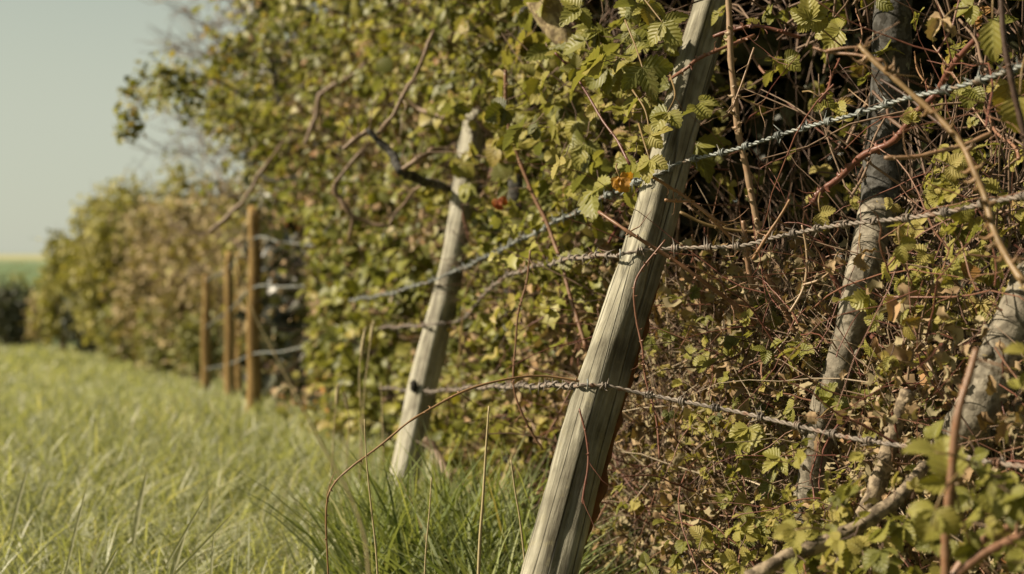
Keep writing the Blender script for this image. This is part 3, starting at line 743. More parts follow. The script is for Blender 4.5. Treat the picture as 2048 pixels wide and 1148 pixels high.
# staples hold the wires to the posts
def staple(par, px, py, d):
    o = P(px, py, d); a = np.linspace(0, math.pi, 7)
    p = np.stack([o[0] + .006 * np.cos(a), o[1] - .004 - .004 * np.sin(a), o[2] + 0 * a], -1)
    p = o + np.stack([np.zeros(7), -.010 * np.sin(a), .008 * np.cos(a)], -1)
    bf = Buf(); tubes(bf, p, np.full(7, .0016), 5, R=.5); bf.build("staple", M['wire'], par)
staple(post1, 1290, 359, 2.645); staple(post1, 1240, 508, 2.56); staple(post1, 1175, 768, 2.42); staple(post2, 866, 558, 4.52)

# ------------------------------------------------------------------ trunks and branches
def thorned(bf, pts, w0, w1, thorns=30, tl=.007, k=8, wig=.004, sides=7, R=.5):
    """pts (px,py,d); w in metres radius; thorns hooked backwards"""
    a = np.array(pts, float); c = smooth(P(a[:, 0], a[:, 1], a[:, 2]), k)
    c = c + np.array([[mnoise.noise(Vector(v * 11)) * wig, mnoise.noise(Vector(v * 11 + 5)) * wig, mnoise.noise(Vector(v * 11 + 9)) * wig] for v in c])
    r = np.linspace(w0, w1, len(c)) * (1 + .08 * RNG.normal(size=len(c)))
    tubes(bf, c, r, sides, R=R)
    for _ in range(0 if len(c) < 12 else 3):
        i = random.randrange(2, len(c) - 2); t = nrm(c[i + 1] - c[i - 1])
        twigs(bf, c[i][None], nrm(t * .8 + nrm(RNG.normal(size=3)))[None], random.uniform(.02, .07), max(.0008, r[i] * .35), 5, .2, R=np.array([R]))
    for _ in range(thorns):
        i = random.randrange(1, len(c) - 1); t = nrm(c[i + 1] - c[i - 1]); s_ = nrm(np.cross(t, RNG.normal(size=3)))
        l = tl * random.uniform(.6, 1.2); f = random.random(); o = c[i] * (1 - f) + c[i + 1] * f + s_ * r[i] * .7
        tubes(bf, np.stack([o, o + s_ * l * .55 + t * l * .05, o + s_ * l - t * l * .35]), np.array([r[i] * .8 + .0006, r[i] * .38 + .0004, .0001]), 4, R=min(1, R + .15), cap=False)
    return c

def tree(name, loc, label, cat="tree", group=None): return empty(name, loc, label, cat, group)

# grey trunk in the hollow: cracked upper length coloured dark as shade, smooth pale lower length, one tree
t1 = tree("hedge_tree", P(1625, 1180, 2.75), "slender grey hedge tree behind the wires, coloured dark as shade above and pale smooth bark below")
limb([(1795, -420, 2.60, 66), (1790, -150, 2.60, 68), (1786, 0, 2.58, 74), (1782, 120, 2.58, 76), (1772, 250, 2.58, 74), (1763, 340, 2.56, 74), (1757, 430, 2.52, 76)], 'bark_dark', "upper_trunk", t1, 22, 10, .10, 14)  # shade on the upper trunk is put into this darker bark colour
limb([(1756, 424, 2.52, 78), (1738, 490, 2.44, 70), (1722, 560, 2.40, 68), (1706, 640, 2.40, 66), (1680, 730, 2.41, 60), (1652, 810, 2.42, 60), (1636, 880, 2.43, 62), (1628, 960, 2.45, 66), (1612, 1060, 2.5, 80), (1600, 1250, 2.6, 100)], 'bark_grey', "trunk", t1, 22, 8, .12, 12, knobs=6)
for pts in ([(1660, 560, 2.58, 9), (1640, 600, 2.55, 12), (1672, 628, 2.58, 14), (1700, 640, 2.6, 16)], [(1690, 665, 2.6, 22), (1655, 672, 2.55, 18), (1620, 660, 2.5, 10)], [(1640, 870, 2.64, 20), (1610, 850, 2.58, 14), (1590, 838, 2.55, 8)]):
    limb(pts, 'bark_yellow', "stub", t1, 8, 5, .3, 60)
t2 = tree("hedge_tree", P(1700, 1180, 2.35), "thick pale grey tree trunk leaning out at the right edge beside the bramble cane")
limb([(2190, 120, 2.15, 70), (2130, 360, 2.15, 74), (2090, 500, 2.15, 72), (2050, 590, 2.12, 76), (2014, 680, 2.1, 80), (1974, 780, 2.1, 82), (1938, 850, 2.12, 88), (1900, 915, 2.32, 112), (1830, 980, 2.38, 100), (1740, 1060, 2.46, 90), (1640, 1190, 2.55, 80)], 'bark_grey', "trunk", t2, 24, 8, .12, 11, knobs=8)
limb([(2048, 812, 2.2, 30), (1990, 860, 2.2, 36), (1940, 900, 2.22, 40), (1880, 960, 2.25, 42), (1800, 1010, 2.3, 40), (1740, 1050, 2.34, 34)], 'bark_grey', "branch", t2, 12, 7, .2, 20)

lg = tree("cut_stump", P(1690, 1120, 2.4), "short sawn off pale stick stump between the two grey trunks", "stump")
limb([(1815, 782, 2.15, 30), (1800, 830, 2.16, 32), (1780, 890, 2.17, 34), (1762, 950, 2.18, 36), (1728, 1040, 2.2, 40), (1690, 1130, 2.24, 44)], 'stickbark', "stem", lg, 12, 7, .3, 30, knobs=7)
fl = tree("fallen_branch", P(1530, 1140, 2.2), "pale lichened dead branch lying across the litter at the bottom", "branch")
limb([(1500, 1160, 1.95, 34), (1560, 1122, 1.96, 32), (1640, 1088, 1.98, 34), (1720, 1050, 2.0, 30), (1800, 990, 2.05, 28), (1850, 930, 2.1, 22)], 'stickbark', "stem", fl, 12, 7, .35, 26, knobs=10)
limb([(1640, 1088, 2.2, 22), (1690, 1110, 2.15, 16), (1740, 1180, 2.1, 12)], 'stickbark', "fork", fl, 9, 6, .2, 30)

# lichen-yellow limb at the top with a dark trunk beside it
t3 = tree("hedge_tree", P(1040, 1000, 4.2), "upper hedge tree with a yellow lichened limb and dark trunk above the bramble leaves")
limb([(1010, -260, 3.4, 70), (1045, -90, 3.35, 66), (1080, -10, 3.3, 60), (1105, 40, 3.28, 54), (1132, 80, 3.26, 40), (1150, 110, 3.25, 22)], 'bark_yellow', "branch", t3, 14, 8, .25, 16, knobs=6)
limb([(1020, -260, 4.1, 60), (1050, -60, 4.1, 54), (1062, 40, 4.1, 50), (1058, 160, 4.15, 52), (1040, 400, 4.3, 50), (1030, 700, 4.4, 52), (1030, 1000, 4.4, 60)], 'bark_dark', "trunk", t3, 14, 8, .15, 12)

# ------------------------------------------------------------------ the tall hedge shrub in the middle distance
def fd(off): return lambda px: face(px) + off
haw = tree("hawthorn_tree", P(700, 950, 7.2), "tall spreading hawthorn with small yellow green leaves reaching out into the sky")
HW = Buf()
poly_main = [(455, -120), (1060, -160), (1010, 60), (960, 200), (930, 400), (860, 470), (640, 470), (560, 400), (520, 300), (470, 240), (430, 130), (520, 80), (500, 20)]
pos, rr = clumped(poly_main, 90, 22, .3, 1.3, .08)
foliage(HW, T_RD, pos, .046, rr, up=.8)
HT = Buf()
sprays(HW, HT, T_RD, poly_main, 640, .0, 1.3, .45, .041, 13)
tag(HT.build('shoots', M['twig'], haw), kind="stuff")
pos, rr = clumped([(250, 180), (330, 130), (420, 120), (520, 100), (560, 260), (490, 300), (420, 260), (380, 230), (290, 200)], 42, 24, -1.4, .1, .06)
foliage(HW, T_RD, pos, .040, rr, up=.8)
for (cx, cy, nn_) in ((262, 185, 22), (255, 225, 20), (250, 262, 20), (285, 160, 14), (330, 145, 26), (345, 160, 20), (375, 175, 20), (395, 205, 18), (365, 150, 14), (415, 165, 22), (268, 250, 12), (440, 200, 20), (460, 90, 14), (430, 60, 10), (480, 110, 24), (500, 90, 20), (450, 130, 18), (520, 330, 20), (540, 300, 20), (490, 250, 16)):
    nn_ = int(nn_ * 1.6); c = P(cx, cy, 7.9); pos = c + RNG.normal(size=(nn_, 3)) * .036
    foliage(HW, T_RD, pos, .036, None, up=.6)
HW.build("crown", M['hawthorn'], haw)
for pts, mt in [
    ([(700, 980, 7.4, 60), (690, 760, 7.4, 52), (700, 560, 7.3, 46), (740, 380, 7.3, 40), (760, 200, 7.3, 32), (740, 0, 7.3, 26), (720, -200, 7.3, 20)], 'bark_dark'),
    ([(740, 380, 7.3, 22), (640, 290, 7.6, 14), (560, 220, 7.8, 9), (470, 180, 7.9, 6), (400, 150, 7.9, 4), (330, 145, 7.9, 3), (275, 175, 7.9, 2.4), (255, 255, 7.9, 1.6)], 'bark_dark'),
    ([(560, 220, 7.8, 10), (540, 120, 7.8, 8), (500, 60, 7.8, 5), (470, -40, 7.8, 4)], 'bark_dark'),
    ([(760, 200, 7.3, 18), (850, 90, 6.5, 14), (900, -20, 6.2, 12)], 'bark_dark'),
    ([(640, 290, 7.6, 12), (600, 350, 7.6, 10), (540, 360, 7.7, 7), (500, 330, 7.8, 5)], 'bark_dark')]:
    limb(pts, mt, "trunk" if pts[0][3] == 60 else "branch", haw, 10, 6, .15, 10)
tb = Buf()
st = in_poly([(430, 100), (950, -60), (930, 430), (560, 400), (480, 250)], 420); dd = face(st[:, 0]) + .1 + 1.2 * RNG.random(420)
twigs(tb, P(st[:, 0], st[:, 1], dd), rdir(420, (-.4, 0, .5), .9), .18 + .35 * RNG.random(420), .0035, 6, .22)
tag(tb.build("twigs", M['twig'], haw), kind="stuff")

# big dead branches that show pale in front of it
def dead(name, lst, label, parts_mat='deadwood'):
    f0 = lst[0] if isinstance(lst[0], list) else lst[0][0]
    e = tree(name, P(*f0[0][:3]), label, "branch")
    for k, (pp, m_) in enumerate([(q, 'deadwood') if isinstance(q, list) else q for q in lst]):
        limb(pp, m_, "stem" if k == 0 else "fork", e, 9, 6, .45, 30, wig=.012, knobs=3, ang=True)
        a_ = np.array(pp, float)[:, :3]; sb = Buf(); s0 = P(*a_[RNG.integers(0, len(a_), 3)].T)
        twigs(sb, s0, rdir(3, (0, -.3, .3), 1), .06 + .12 * RNG.random(3), .0022, 5, .2); tag(sb.build("side_twigs", M[m_], e), kind="stuff")
    return e
dead("dead_branch", [[(868, 60, 4.15, 8), (850, 110, 4.15, 10), (805, 200, 4.20, 11), (780, 240, 4.20, 13), (757, 270, 4.25, 14)]], "straight pale dead stick slanting up in front of the hawthorn leaves")
dead("dead_branch", [([(735, 262, 4.25, 14), (770, 295, 4.25, 20), (800, 340, 4.20, 24), (850, 365, 4.3, 22), (905, 375, 5.0, 20), (990, 385, 5.3, 18)], 'bark_dark'), [(738, 264, 4.25, 12), (712, 282, 4.25, 13), (684, 300, 4.25, 10)], [(800, 340, 4.20, 14), (840, 312, 4.15, 16), (875, 300, 4.4, 15), (915, 302, 4.9, 12), (945, 290, 5.1, 9)]], "crooked dark forked branch with a pale fork, reaching the top of the smaller leaning post")
dead("dead_branch", [[(672, 368, 4.85, 12), (668, 385, 4.85, 14), (700, 430, 4.85, 13), (722, 440, 4.85, 9), (775, 452, 4.85, 8)], [(775, 452, 4.85, 8), (800, 420, 4.85, 8), (830, 380, 4.75, 8), (860, 360, 4.65, 6)], [(706, 432, 4.85, 9), (700, 480, 4.90, 9)], [(672, 368, 4.85, 10), (700, 330, 4.85, 8), (730, 300, 4.85, 6)]], "thin angular dead branch zigzagging over the green leaves left of the smaller leaning post")
dead("dead_branch", [[(418, 462, 6.45, 10), (450, 440, 6.45, 14), (480, 412, 6.45, 10), (500, 380, 6.45, 10), (530, 330, 6.45, 9), (560, 290, 6.55, 7)]], "pale torn branch hanging over the tops of the upright posts")
dead("dead_branch", [[(610, 285, 6.05, 11), (622, 260, 6.05, 12), (632, 232, 6.05, 14), (640, 190, 6.05, 12), (690, 160, 6.05, 10), (745, 115, 6.05, 9)]], "pale broken branch in the middle of the hawthorn crown")
dead("dead_branch", [[(800, 190, 4.95, 7), (840, 215, 4.95, 9), (880, 238, 4.85, 9), (940, 215, 4.75, 8)]], "lichened twig curving in the leaves above the smaller leaning post", )
dead("dead_branch", [[(845, 880, 4.30, 16), (870, 905, 4.30, 20), (892, 935, 4.25, 20), (905, 960, 4.20, 14)]], "broken pale stick lying at the right foot of the smaller leaning post")

# bare tree behind, upper left
bt = tree("bare_tree", P(470, 760, 13), "bare twiggy tree behind the hawthorn, its fine twigs fading into the sky")
limb([(640, 770, 13, 40), (620, 600, 13, 34), (590, 400, 13, 26), (570, 200, 13, 18), (560, 20, 13, 12), (560, -200, 13, 8)], 'bark_dark', "trunk", bt, 8, 5, .1, 4)
bb = Buf()
for k in range(42):
    f = random.random(); s0 = P(560 - 50 * f + random.uniform(-40, 40), 560 - 640 * f, 13 + random.uniform(-.6, .6))[None]
    pth = twigs(bb, s0, np.array([[random.uniform(-1, .2), random.uniform(-.5, .5), random.uniform(.05, .9)]]), random.uniform(.5, 1.25), .008, 8, .12)
    for q in range(3, 9):
        m_ = 4; twigs(bb, np.repeat(pth[:, q], m_, 0), rdir(m_, (-.5, 0, .4), .8), .18 + .35 * RNG.random(m_), .0045, 6, .2)
tag(bb.build("twigs", M['deadwood'], bt), kind="stuff")

# ------------------------------------------------------------------ hedge interior: a bank of earth, leaves coloured dark as shade, twigs
def interior():
    bf = Buf()
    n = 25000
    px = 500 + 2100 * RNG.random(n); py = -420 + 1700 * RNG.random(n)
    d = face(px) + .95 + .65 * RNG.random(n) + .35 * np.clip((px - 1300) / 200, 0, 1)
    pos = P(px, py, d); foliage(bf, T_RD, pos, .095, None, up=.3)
    return tag(bf.build("hedge_interior_leaves", M['shadeleaf']), "leaves deep inside the hedge behind everything, coloured very dark to stand for shade", "foliage", kind="stuff")
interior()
def overhead():
    """unseen leaf mass added above the frame to shade the hedge hollow"""
    bf = Buf(); n = 13000
    x = np.array([0.0]);
    y = 1.2 + 5.5 * RNG.random(n); z = 1.62 + .9 * RNG.random(n)
    x = hedge_x(y) - .02 + 1.6 * RNG.random(n) + (z - 1.6) * .05
    pos = np.stack([x, y, z], -1)
    # ragged underside
    ok = z > 1.55 + .12 * np.sin(x * 9) * np.cos(y * 5); pos = pos[ok]
    # keep what the photograph shows: nothing in front of the field of view low down
    pyv = 574 - (pos[:, 2] - CAM[2]) / pos[:, 1] * FPX - 44
    pos = pos[pyv < -60]
    foliage(bf, T_RD, pos, .07, None, up=.9)
    return bf
def onward_sky_block():
    """hedge continued unseen past the right shoulder, added to block sky light"""
    bf = Buf(); n = 9000
    y = -7 + 8.3 * RNG.random(n); x = 1.0 - .12 * y + 1.3 * RNG.random(n) ** 1.3; z = 2.7 * RNG.random(n)
    pos = np.stack([x, y, z], -1); foliage(bf, T_RD, pos[(x > .48 * y + .35)], .11, None, up=.5)
    return tag(bf.build("sky_block_foliage", M['hedge']), "unseen hedge foliage to the right of the picture, added to block sky light", "foliage", kind="stuff")
onward_sky_block()
ob = overhead(); ob.build("crown", M['hedge'], t1)  # out-of-view canopy, added so the hollow below falls into shadow

def tangle():
    bf = Buf()
    n = 2600
    px = 640 + 1600 * RNG.random(n) ** .8; py = -60 + 1300 * RNG.random(n)
    d = face(px) + .12 + .75 * RNG.random(n)
    hol = (px > 1340) & (py < 500); kk = ~hol | (RNG.random(n) < .14); px, py, d = px[kk], py[kk], (d + .35 * hol)[kk]; n = len(px)
    s0 = P(px, py, d); kk = clear_of(s0) & clear_of(s0 + [0, 0, .15]); s0 = s0[kk]; n = len(s0); up = np.where(RNG.random(n) < .7, 1, -.2)[:, None] * np.array([[0, 0, 1.0]])
    twigs(bf, s0, nrm(RNG.normal(size=(n, 3)) * .5 + up), .12 + .38 * RNG.random(n), .0010 + .0022 * RNG.random(n) ** 2, 6, .14)
    return tag(bf.build("twig_tangle", M['twig']), "fine tangle of brown twigs filling the hedge", "twigs", kind="stuff")
tangle()
def foretangle():
    bf = Buf(); n = 620
    p = in_poly([(820, 420), (1000, 300), (1250, 420), (1420, 150), (2100, 60), (2100, 1200), (1180, 1200), (960, 960)], n)
    d = face(p[:, 0]) - .30 + .40 * RNG.random(n); s0 = P(p[:, 0], p[:, 1], d); kk = (clear_of(s0) | (RNG.random(n) < .25)) & ~((p[:, 0] > 1340) & (p[:, 1] < 480) & (RNG.random(n) < .75)); s0 = s0[kk]; n = len(s0)
    twigs(bf, s0, nrm(RNG.normal(size=(n, 3)) + np.array([0, 0, .5])), .10 + .30 * RNG.random(n), .0009 + .0014 * RNG.random(n) ** 2, 9, .15, sag=.04, R=.15 + .7 * RNG.random(n))
    return tag(bf.build("bramble_twigs", M['red']), "fine red brown bramble twigs straggling out of the hedge face", "twigs", kind="stuff")
foretangle()
def drytangle():
    bf = Buf(); n = 1500
    p = in_poly([(1250, 560), (1700, 600), (2100, 700), (2100, 1200), (1120, 1200), (1180, 900)], n)
    d = face(p[:, 0]) - .18 + .55 * RNG.random(n); s0 = P(p[:, 0], p[:, 1], d); kk = clear_of(s0) & clear_of(s0 + [0, 0, .1]); s0 = s0[kk]; n = len(s0)
    twigs(bf, s0, nrm(RNG.normal(size=(n, 3)) * .6 + np.array([0, 0, .7])), .06 + .25 * RNG.random(n), .0008 + .0014 * RNG.random(n), 6, .18)
    return tag(bf.build("dry_stalks", M['deadwood']), "pale dry stalks tangled at the foot of the hedge", "stalks", kind="stuff")
drytangle()
def litter():
    bf = Buf(); LP = [(1240, 620), (1400, 540), (1560, 520), (1700, 600), (2100, 700), (2100, 1250), (1100, 1250), (1170, 900)]
    for nc, per, sz, cu, fo, o0, o1 in ((240, 24, .020, 2.6, 1.0, -.25, .5), (140, 14, .030, 2.0, .9, -.2, .6), (110, 30, .012, 1.8, .8, -.2, .5)):
        pos, rr = clumped(LP, nc, per, o0, o1, .045)
        foliage(bf, T_BR2, pos, sz, rr, up=.3, curl=cu, fold=fo, crumple=.10, sv=.4)
    pos, rr = clumped([(900, 560), (1230, 500), (1150, 760), (1060, 1100), (920, 1000), (800, 760)], 160, 22, .05, .6, .06)
    foliage(bf, T_RD, pos, .028, rr, up=.5, curl=1.4, fold=.6, crumple=.12)
    pos, rr = clumped([(540, 200), (900, 100), (900, 480), (640, 820), (560, 820)], 330, 13, -.05, .7, .07)
    foliage(bf, T_RD, pos, .035, rr, up=.5, curl=1.2, fold=.5)
    return tag(bf.build("dry_leaves", M['dry']), "crumpled dry brown leaves caught in the twigs", "dry leaves", kind="stuff")
litter()

# ------------------------------------------------------------------ leafy shrubs and brambles in the hedge face
def shrub(name, label, cat, loc, parts):
    e = tree(name, loc, label, cat)
    sb = Buf()
    for (mat, T, poly, nc, per, o0, o1, spread, size, up, kind) in parts:
        bf = Buf()
        if kind != 's': pos, rr = clumped(poly, nc, per, o0, o1, spread)
        if kind == 's':
            sprays(bf, sb, T, poly, nc, o0, o1, spread, size, per)
        elif kind == 'c': 
            compound(bf, sb, T, pos, size, rr, up)
        else: foliage(bf, T, pos, size, rr, up=up)
        bf.build("leaves", M[mat], e)
    poly = parts[0][2]; n = 70
    p = in_poly(poly, n); d = face(p[:, 0]) + .1 + .4 * RNG.random(n)
    twigs(sb, P(p[:, 0], p[:, 1], d), rdir(n, (0, 0, .8), 1), .2 + .3 * RNG.random(n), .0028, 6, .15)
    tag(sb.build("stems", M['twig'], e), kind="stuff")
    return e
shrub("privet_bush", "bright green small leaved bush left of the smaller leaning post, behind the grass", "bush", P(720, 900, 6.6),
      [('hedge', T_RD, [(650, 420), (880, 420), (870, 560), (820, 700), (780, 860), (670, 850), (645, 700), (650, 560)], 420, 14, .0, .8, .30, .046, .9, 's'),
       ('orange', T_RD, [(640, 740), (700, 740), (700, 850), (640, 850)], 6, 7, -.05, .3, .05, .035, .9, 'l')])
shrub("ivy_bush", "ivy and brown stemmed growth filling the gap between the two leaning posts", "bush", P(1000, 1050, 4.4),
      [('hedge', T_IV, [(930, 420), (1220, 420), (1200, 600), (1120, 800), (1050, 1050), (920, 960), (850, 820), (900, 600)], 300, 13, .0, .6, .22, .032, .9, 's'),
       ('young', T_RD, [(930, 520), (1200, 500), (1100, 800), (1040, 1060), (930, 980), (860, 780)], 110, 12, -.05, .4, .2, .028, .8, 's')])
shrub("bramble_bush", "dense yellow green leaves crowding over the top of the smaller leaning post", "bramble", P(1010, 1000, 4.5),
      [('bramble', T_BR2, [(880, -150), (1180, -150), (1180, 100), (1180, 420), (960, 430), (940, 260), (900, 120)], 200, 13, -.1, .6, .22, .038, .9, 's'),
       ('hawthorn', T_RD, [(900, -100), (1050, -100), (1080, 200), (960, 420), (930, 300)], 120, 15, -.1, .5, .25, .030, .9, 's')])
shrub("bramble_bush", "large serrated bramble leaves overhanging the middle of the nearest leaning post", "bramble", P(1230, 1150, 3.3),
      [('bramble', T_BR, [(1060, -60), (1380, -60), (1360, 120), (1330, 330), (1230, 400), (1060, 380), (1020, 200)], 40, 4, -.62, -.1, .06, .056, .9, 'c'),
       ('young', T_BR, [(1080, 100), (1330, 200), (1300, 330), (1100, 420)], 34, 4, -.55, -.1, .05, .034, .9, 'c')])
shrub("bramble_bush", "drooping bramble leaves round the dark hollow above the top wire", "bramble", P(1600, 1150, 3.0),
      [('bramble', T_BR, [(1440, -80), (1750, -80), (1760, 30), (1720, 120), (1580, 120), (1480, 60)], 9, 3, -.15, .35, .05, .038, .8, 'c'),
       ('young', T_BR, [(1400, 120), (1720, 140), (1740, 420), (1380, 420)], 14, 4, .3, .9, .05, .028, .5, 'c')])
shrub("bramble_bush", "bramble foliage at the upper right edge, beside and behind the dark trunk", "bramble", P(2000, 1150, 2.6),
      [('bramble', T_BR, [(1840, -80), (2120, -80), (2120, 330), (1960, 300), (1900, 120)], 9, 3, .0, .5, .05, .036, .8, 'c'),
       ('young', T_BR, [(1830, 100), (2100, 200), (2100, 420), (1830, 420)], 13, 4, .3, .9, .05, .026, .6, 'c')])
shrub("bramble_bush", "mixed bramble sprays around the middle wire right of the pale trunk", "bramble", P(1900, 1150, 2.6),
      [('young', T_BR, [(1770, 380), (2100, 360), (2100, 560), (1980, 640), (1820, 640), (1790, 520)], 30, 4, -.2, .3, .05, .026, .9, 'c'),
       ('bramble', T_BR2, [(1780, 440), (2100, 420), (2060, 760), (1850, 900), (1780, 700)], 26, 3, .0, .5, .05, .028, .9, 'c')])
shrub("bramble_bush", "low young bramble shoots in the dry litter right of the nearest post's foot", "bramble", P(1400, 1200, 2.5),
      [('bramble', T_BR, [(1330, 640), (1640, 620), (1700, 900), (1560, 1160), (1230, 1160), (1280, 860)], 17, 4, -.38, -.05, .05, .030, .9, 'c'),
       ('bramble', T_BR, [(1700, 560), (1980, 640), (1900, 900), (1700, 880)], 14, 4, -.25, .05, .05, .028, .9, 'c'),
       ('young', T_BR2, [(1230, 840), (1420, 780), (1640, 860), (1700, 1000), (1560, 1200), (1160, 1200), (1200, 980)], 48, 4, -.4, .15, .05, .022, .9, 'c'),
       ('young', T_BR2, [(1300, 560), (1600, 640), (1640, 800), (1400, 800), (1300, 700)], 30, 4, -.15, .3, .05, .018, .9, 'c'),
       ('bramble', T_BR2, [(1480, 600), (1700, 700), (1660, 900), (1460, 1000)], 24, 4, -.2, .2, .05, .022, .9, 'c')])
shrub("bramble_bush", "blurred bramble leaves closest to the camera in the lower right corner", "bramble", P(1850, 1250, 1.7),
      [('bramble', T_BR, [(1620, 1000), (1800, 960), (2100, 900), (2140, 1250), (1500, 1250)], 26, 4, -.72, -.4, .045, .026, .9, 'c'),
       ('young', T_BR, [(1500, 960), (1750, 930), (1780, 1200), (1450, 1240)], 34, 4, -.6, -.2, .04, .022, .9, 'c')])

# single big leaves and sprays one can point to
def spray(label, px, py, d, size, outdir, up=LIGHTSIDE, leaflets=3, mat='bramble', rv=.5, stem=None, curl=.6, fold=.3, T=T_BR, scat=.0, crumple=.0):
    e = tree("bramble_spray", P(px, py, d), label, "bramble spray")
    bf, sb = Buf(), Buf()
    o = P(px, py, d)[None]; dv = nrm(np.array(outdir, float))[None]; nv = nrm(np.array(up, float))[None]
    nv = nrm(nv - dv * np.sum(nv * dv))
    ang = {1: [(0, 1)], 2: [(0, 1), (1.6, .8)], 3: [(0, 1.), (1.2, .88), (-1.2, .85)], 5: [(0, 1), (1.0, .9), (-1.0, .9), (2.1, .7), (-2.1, .7)]}[leaflets]
    for a, s_ in ang:
        dd = rot_axis(dv, nv, np.array([a])); nn = nrm(nv + dd * .2 + .12 * RNG.normal(size=(1, 3)))
        leaves(bf, T, o, dd, nn, size * s_, curl, fold, np.array([np.clip(rv + .1 * random.gauss(0, 1), 0, 1)]), crumple=crumple)
    bf.build("leaves", M[mat], e)
    if stem is None: stem = (o[0] - dv[0] * size * .6, o[0] - dv[0] * size * 1.3 + np.array([.01, .02, -.01]))
    else: stem = [P(*q) for q in stem]
    c = smooth(np.vstack([o[0], *stem]), 5); tubes(sb, c, np.linspace(.0012, .0019, len(c)), 5, R=.5)
    sb.build("stalk", M['olivecane'], e)
    return e
R_ = (1, 0, 0); LU = (-.3, -.5, .8)
spray("large dark green bramble leaf hanging over the upper part of the nearest post", 1285, 135, 2.42, .062, (.35, -.2, -.9), (-.3, -.9, .35), 3, rv=.25, stem=[(1270, 90, 2.5), (1250, 40, 2.55)], fold=.15)
spray("broad sunlit bramble leaf lying over the post edge close under the top of the picture", 1325, 45, 2.48, .055, (.4, -.3, -.6), (-.5, -.7, .5), 3, rv=.6, stem=[(1290, 0, 2.55), (1260, -40, 2.6)])
spray("fan of ribbed green leaves covering the post just below the large dark leaf", 1335, 225, 2.46, .046, (-.5, -.3, -.5), (-.4, -.7, .5), 3, rv=.5, stem=[(1350, 190, 2.5), (1340, 150, 2.6)])
spray("olive leaf spray over the post at the height where the top wire begins", 1300, 320, 2.48, .044, (-.2, -.3, -.6), (-.5, -.7, .5), 3, mat='young', rv=.4, stem=[(1290, 290, 2.5), (1275, 240, 2.6)])
spray("pair of yellowish serrated leaves sitting against the post edge at mid height", 1300, 270, 2.5, .042, (.7, -.2, .3), (-.2, -.7, .6), 3, mat='young', rv=.7, stem=[(1290, 220, 2.55), (1265, 180, 2.6)])
spray("green leaf spray just right of the nearest post above the top wire", 1400, 205, 2.45, .040, (.8, -.1, .1), (-.3, -.7, .6), 3, rv=.55, stem=[(1440, 200, 2.5), (1470, 230, 2.55)])
spray("bright yellow green leaf cluster left of the dark trunk near the top edge", 1622, 40, 2.45, .046, (-.2, -.2, .8), (-.4, -.8, .4), 5, rv=.72, stem=[(1680, 90, 2.5), (1720, 130, 2.55)])
spray("drooping pale leaf with yellow patches at the upper right beside a dark stem", 1985, 40, 1.95, .058, (-.05, -.1, -1), (-.5, -.8, .2), 1, mat='young', rv=.45, fold=.25)
spray("withered brown curled leaf hanging right of the dark trunk top", 1885, 40, 2.1, .038, (-.55, -.1, -.5), (-.4, -.6, .6), 3, mat='dry', rv=.65, curl=1.6, fold=.9, crumple=.15)
spray("sunlit bramble leaf drooping at the right edge under the top wire", 2040, 190, 1.9, .052, (-.1, -.1, -1), (-.5, -.8, .2), 1, mat='bramble', rv=.62)
spray("folded olive leaf left of the trunk just under the top wire start", 1640, 195, 2.5, .034, (.4, -.2, -.3), (-.2, -.8, .6), 3, rv=.6)
spray("small round yellow leaf hanging from the middle wire left of the pale trunk", 1640, 425, 2.35, .034, (.1, -.1, -1), (-.6, -.8, .2), 2, mat='young', rv=.85)
spray("veined leaf pair hanging right of the pale trunk below the middle wire", 1800, 490, 2.1, .030, (.1, -.1, -.8), (-.5, -.8, .3), 2, mat='young', rv=.35)
spray("brown curled leaf hanging in front of the pale trunk", 1722, 505, 2.3, .032, (.1, -.2, -1), (-.6, -.7, .2), 2, mat='dry', rv=.7, curl=1.2, fold=.9, crumple=.15)
spray("brown and olive leaf curling left of the pale trunk below the wire", 1668, 520, 2.3, .026, (-.4, -.2, -.6), (-.6, -.7, .2), 2, mat='dry', rv=.45, curl=1.1, fold=.7, crumple=.1)
spray("striped green leaf spray in the litter below the bottom wire", 1560, 915, 2.2, .038, (-.6, -.2, -.3), (-.3, -.7, .7), 3, rv=.55)
spray("big blurred pale green leaf left of the foreground red stem", 1870, 905, 1.55, .036, (-.9, -.1, .15), (-.2, -.6, .8), 1, mat='young', rv=.3)
spray("big blurred bright leaf standing behind the foreground red stem", 1905, 960, 1.6, .052, (-.25, 0, 1), (-.5, -.9, .1), 2, rv=.75)
spray("blurred yellow green leaves low in the foreground beneath the red stem", 1870, 1020, 1.55, .040, (-.4, -.1, -.8), (-.4, -.8, .4), 3, rv=.8)
spray("blurred leaf spray at the right edge low in the foreground", 1975, 975, 1.6, .042, (.7, -.1, -.1), (-.3, -.7, .7), 3, rv=.6)
spray("fresh leaf spray at the bottom right of centre, slightly blurred", 1590, 1060, 1.8, .030, (-.8, -.1, -.1), (-.3, -.6, .8), 3, mat='young', rv=.4)
spray("small green leaf spray on the trunk front above the bottom wire", 1680, 810, 2.3, .030, (.5, -.2, .2), (-.3, -.6, .8), 5, rv=.5)
spray("pale leaf rosette standing out among brambles left of the nearest post", 1020, 285, 3.3, .040, (-.5, -.2, .5), (-.2, -.8, .5), 5, mat='young', rv=.25)
spray("leaf cluster covering the smaller leaning post just below its top", 925, 325, 4.35, .060, (.3, -.2, -.5), (-.6, -.6, .5), 5, mat='hedge', rv=.8, T=T_RD)
spray("rounded olive leaves against the smaller leaning post beside the red shoot", 935, 375, 4.35, .050, (-.2, -.2, -.6), (-.6, -.6, .5), 5, mat='hedge', rv=.6, T=T_RD)
spray("orange withered leaf against the nearest post below the overhanging leaves", 1240, 355, 2.45, .030, (.3, -.2, -.8), (-.4, -.8, .3), 3, mat='orange', rv=.4, crumple=.12, curl=1.2)
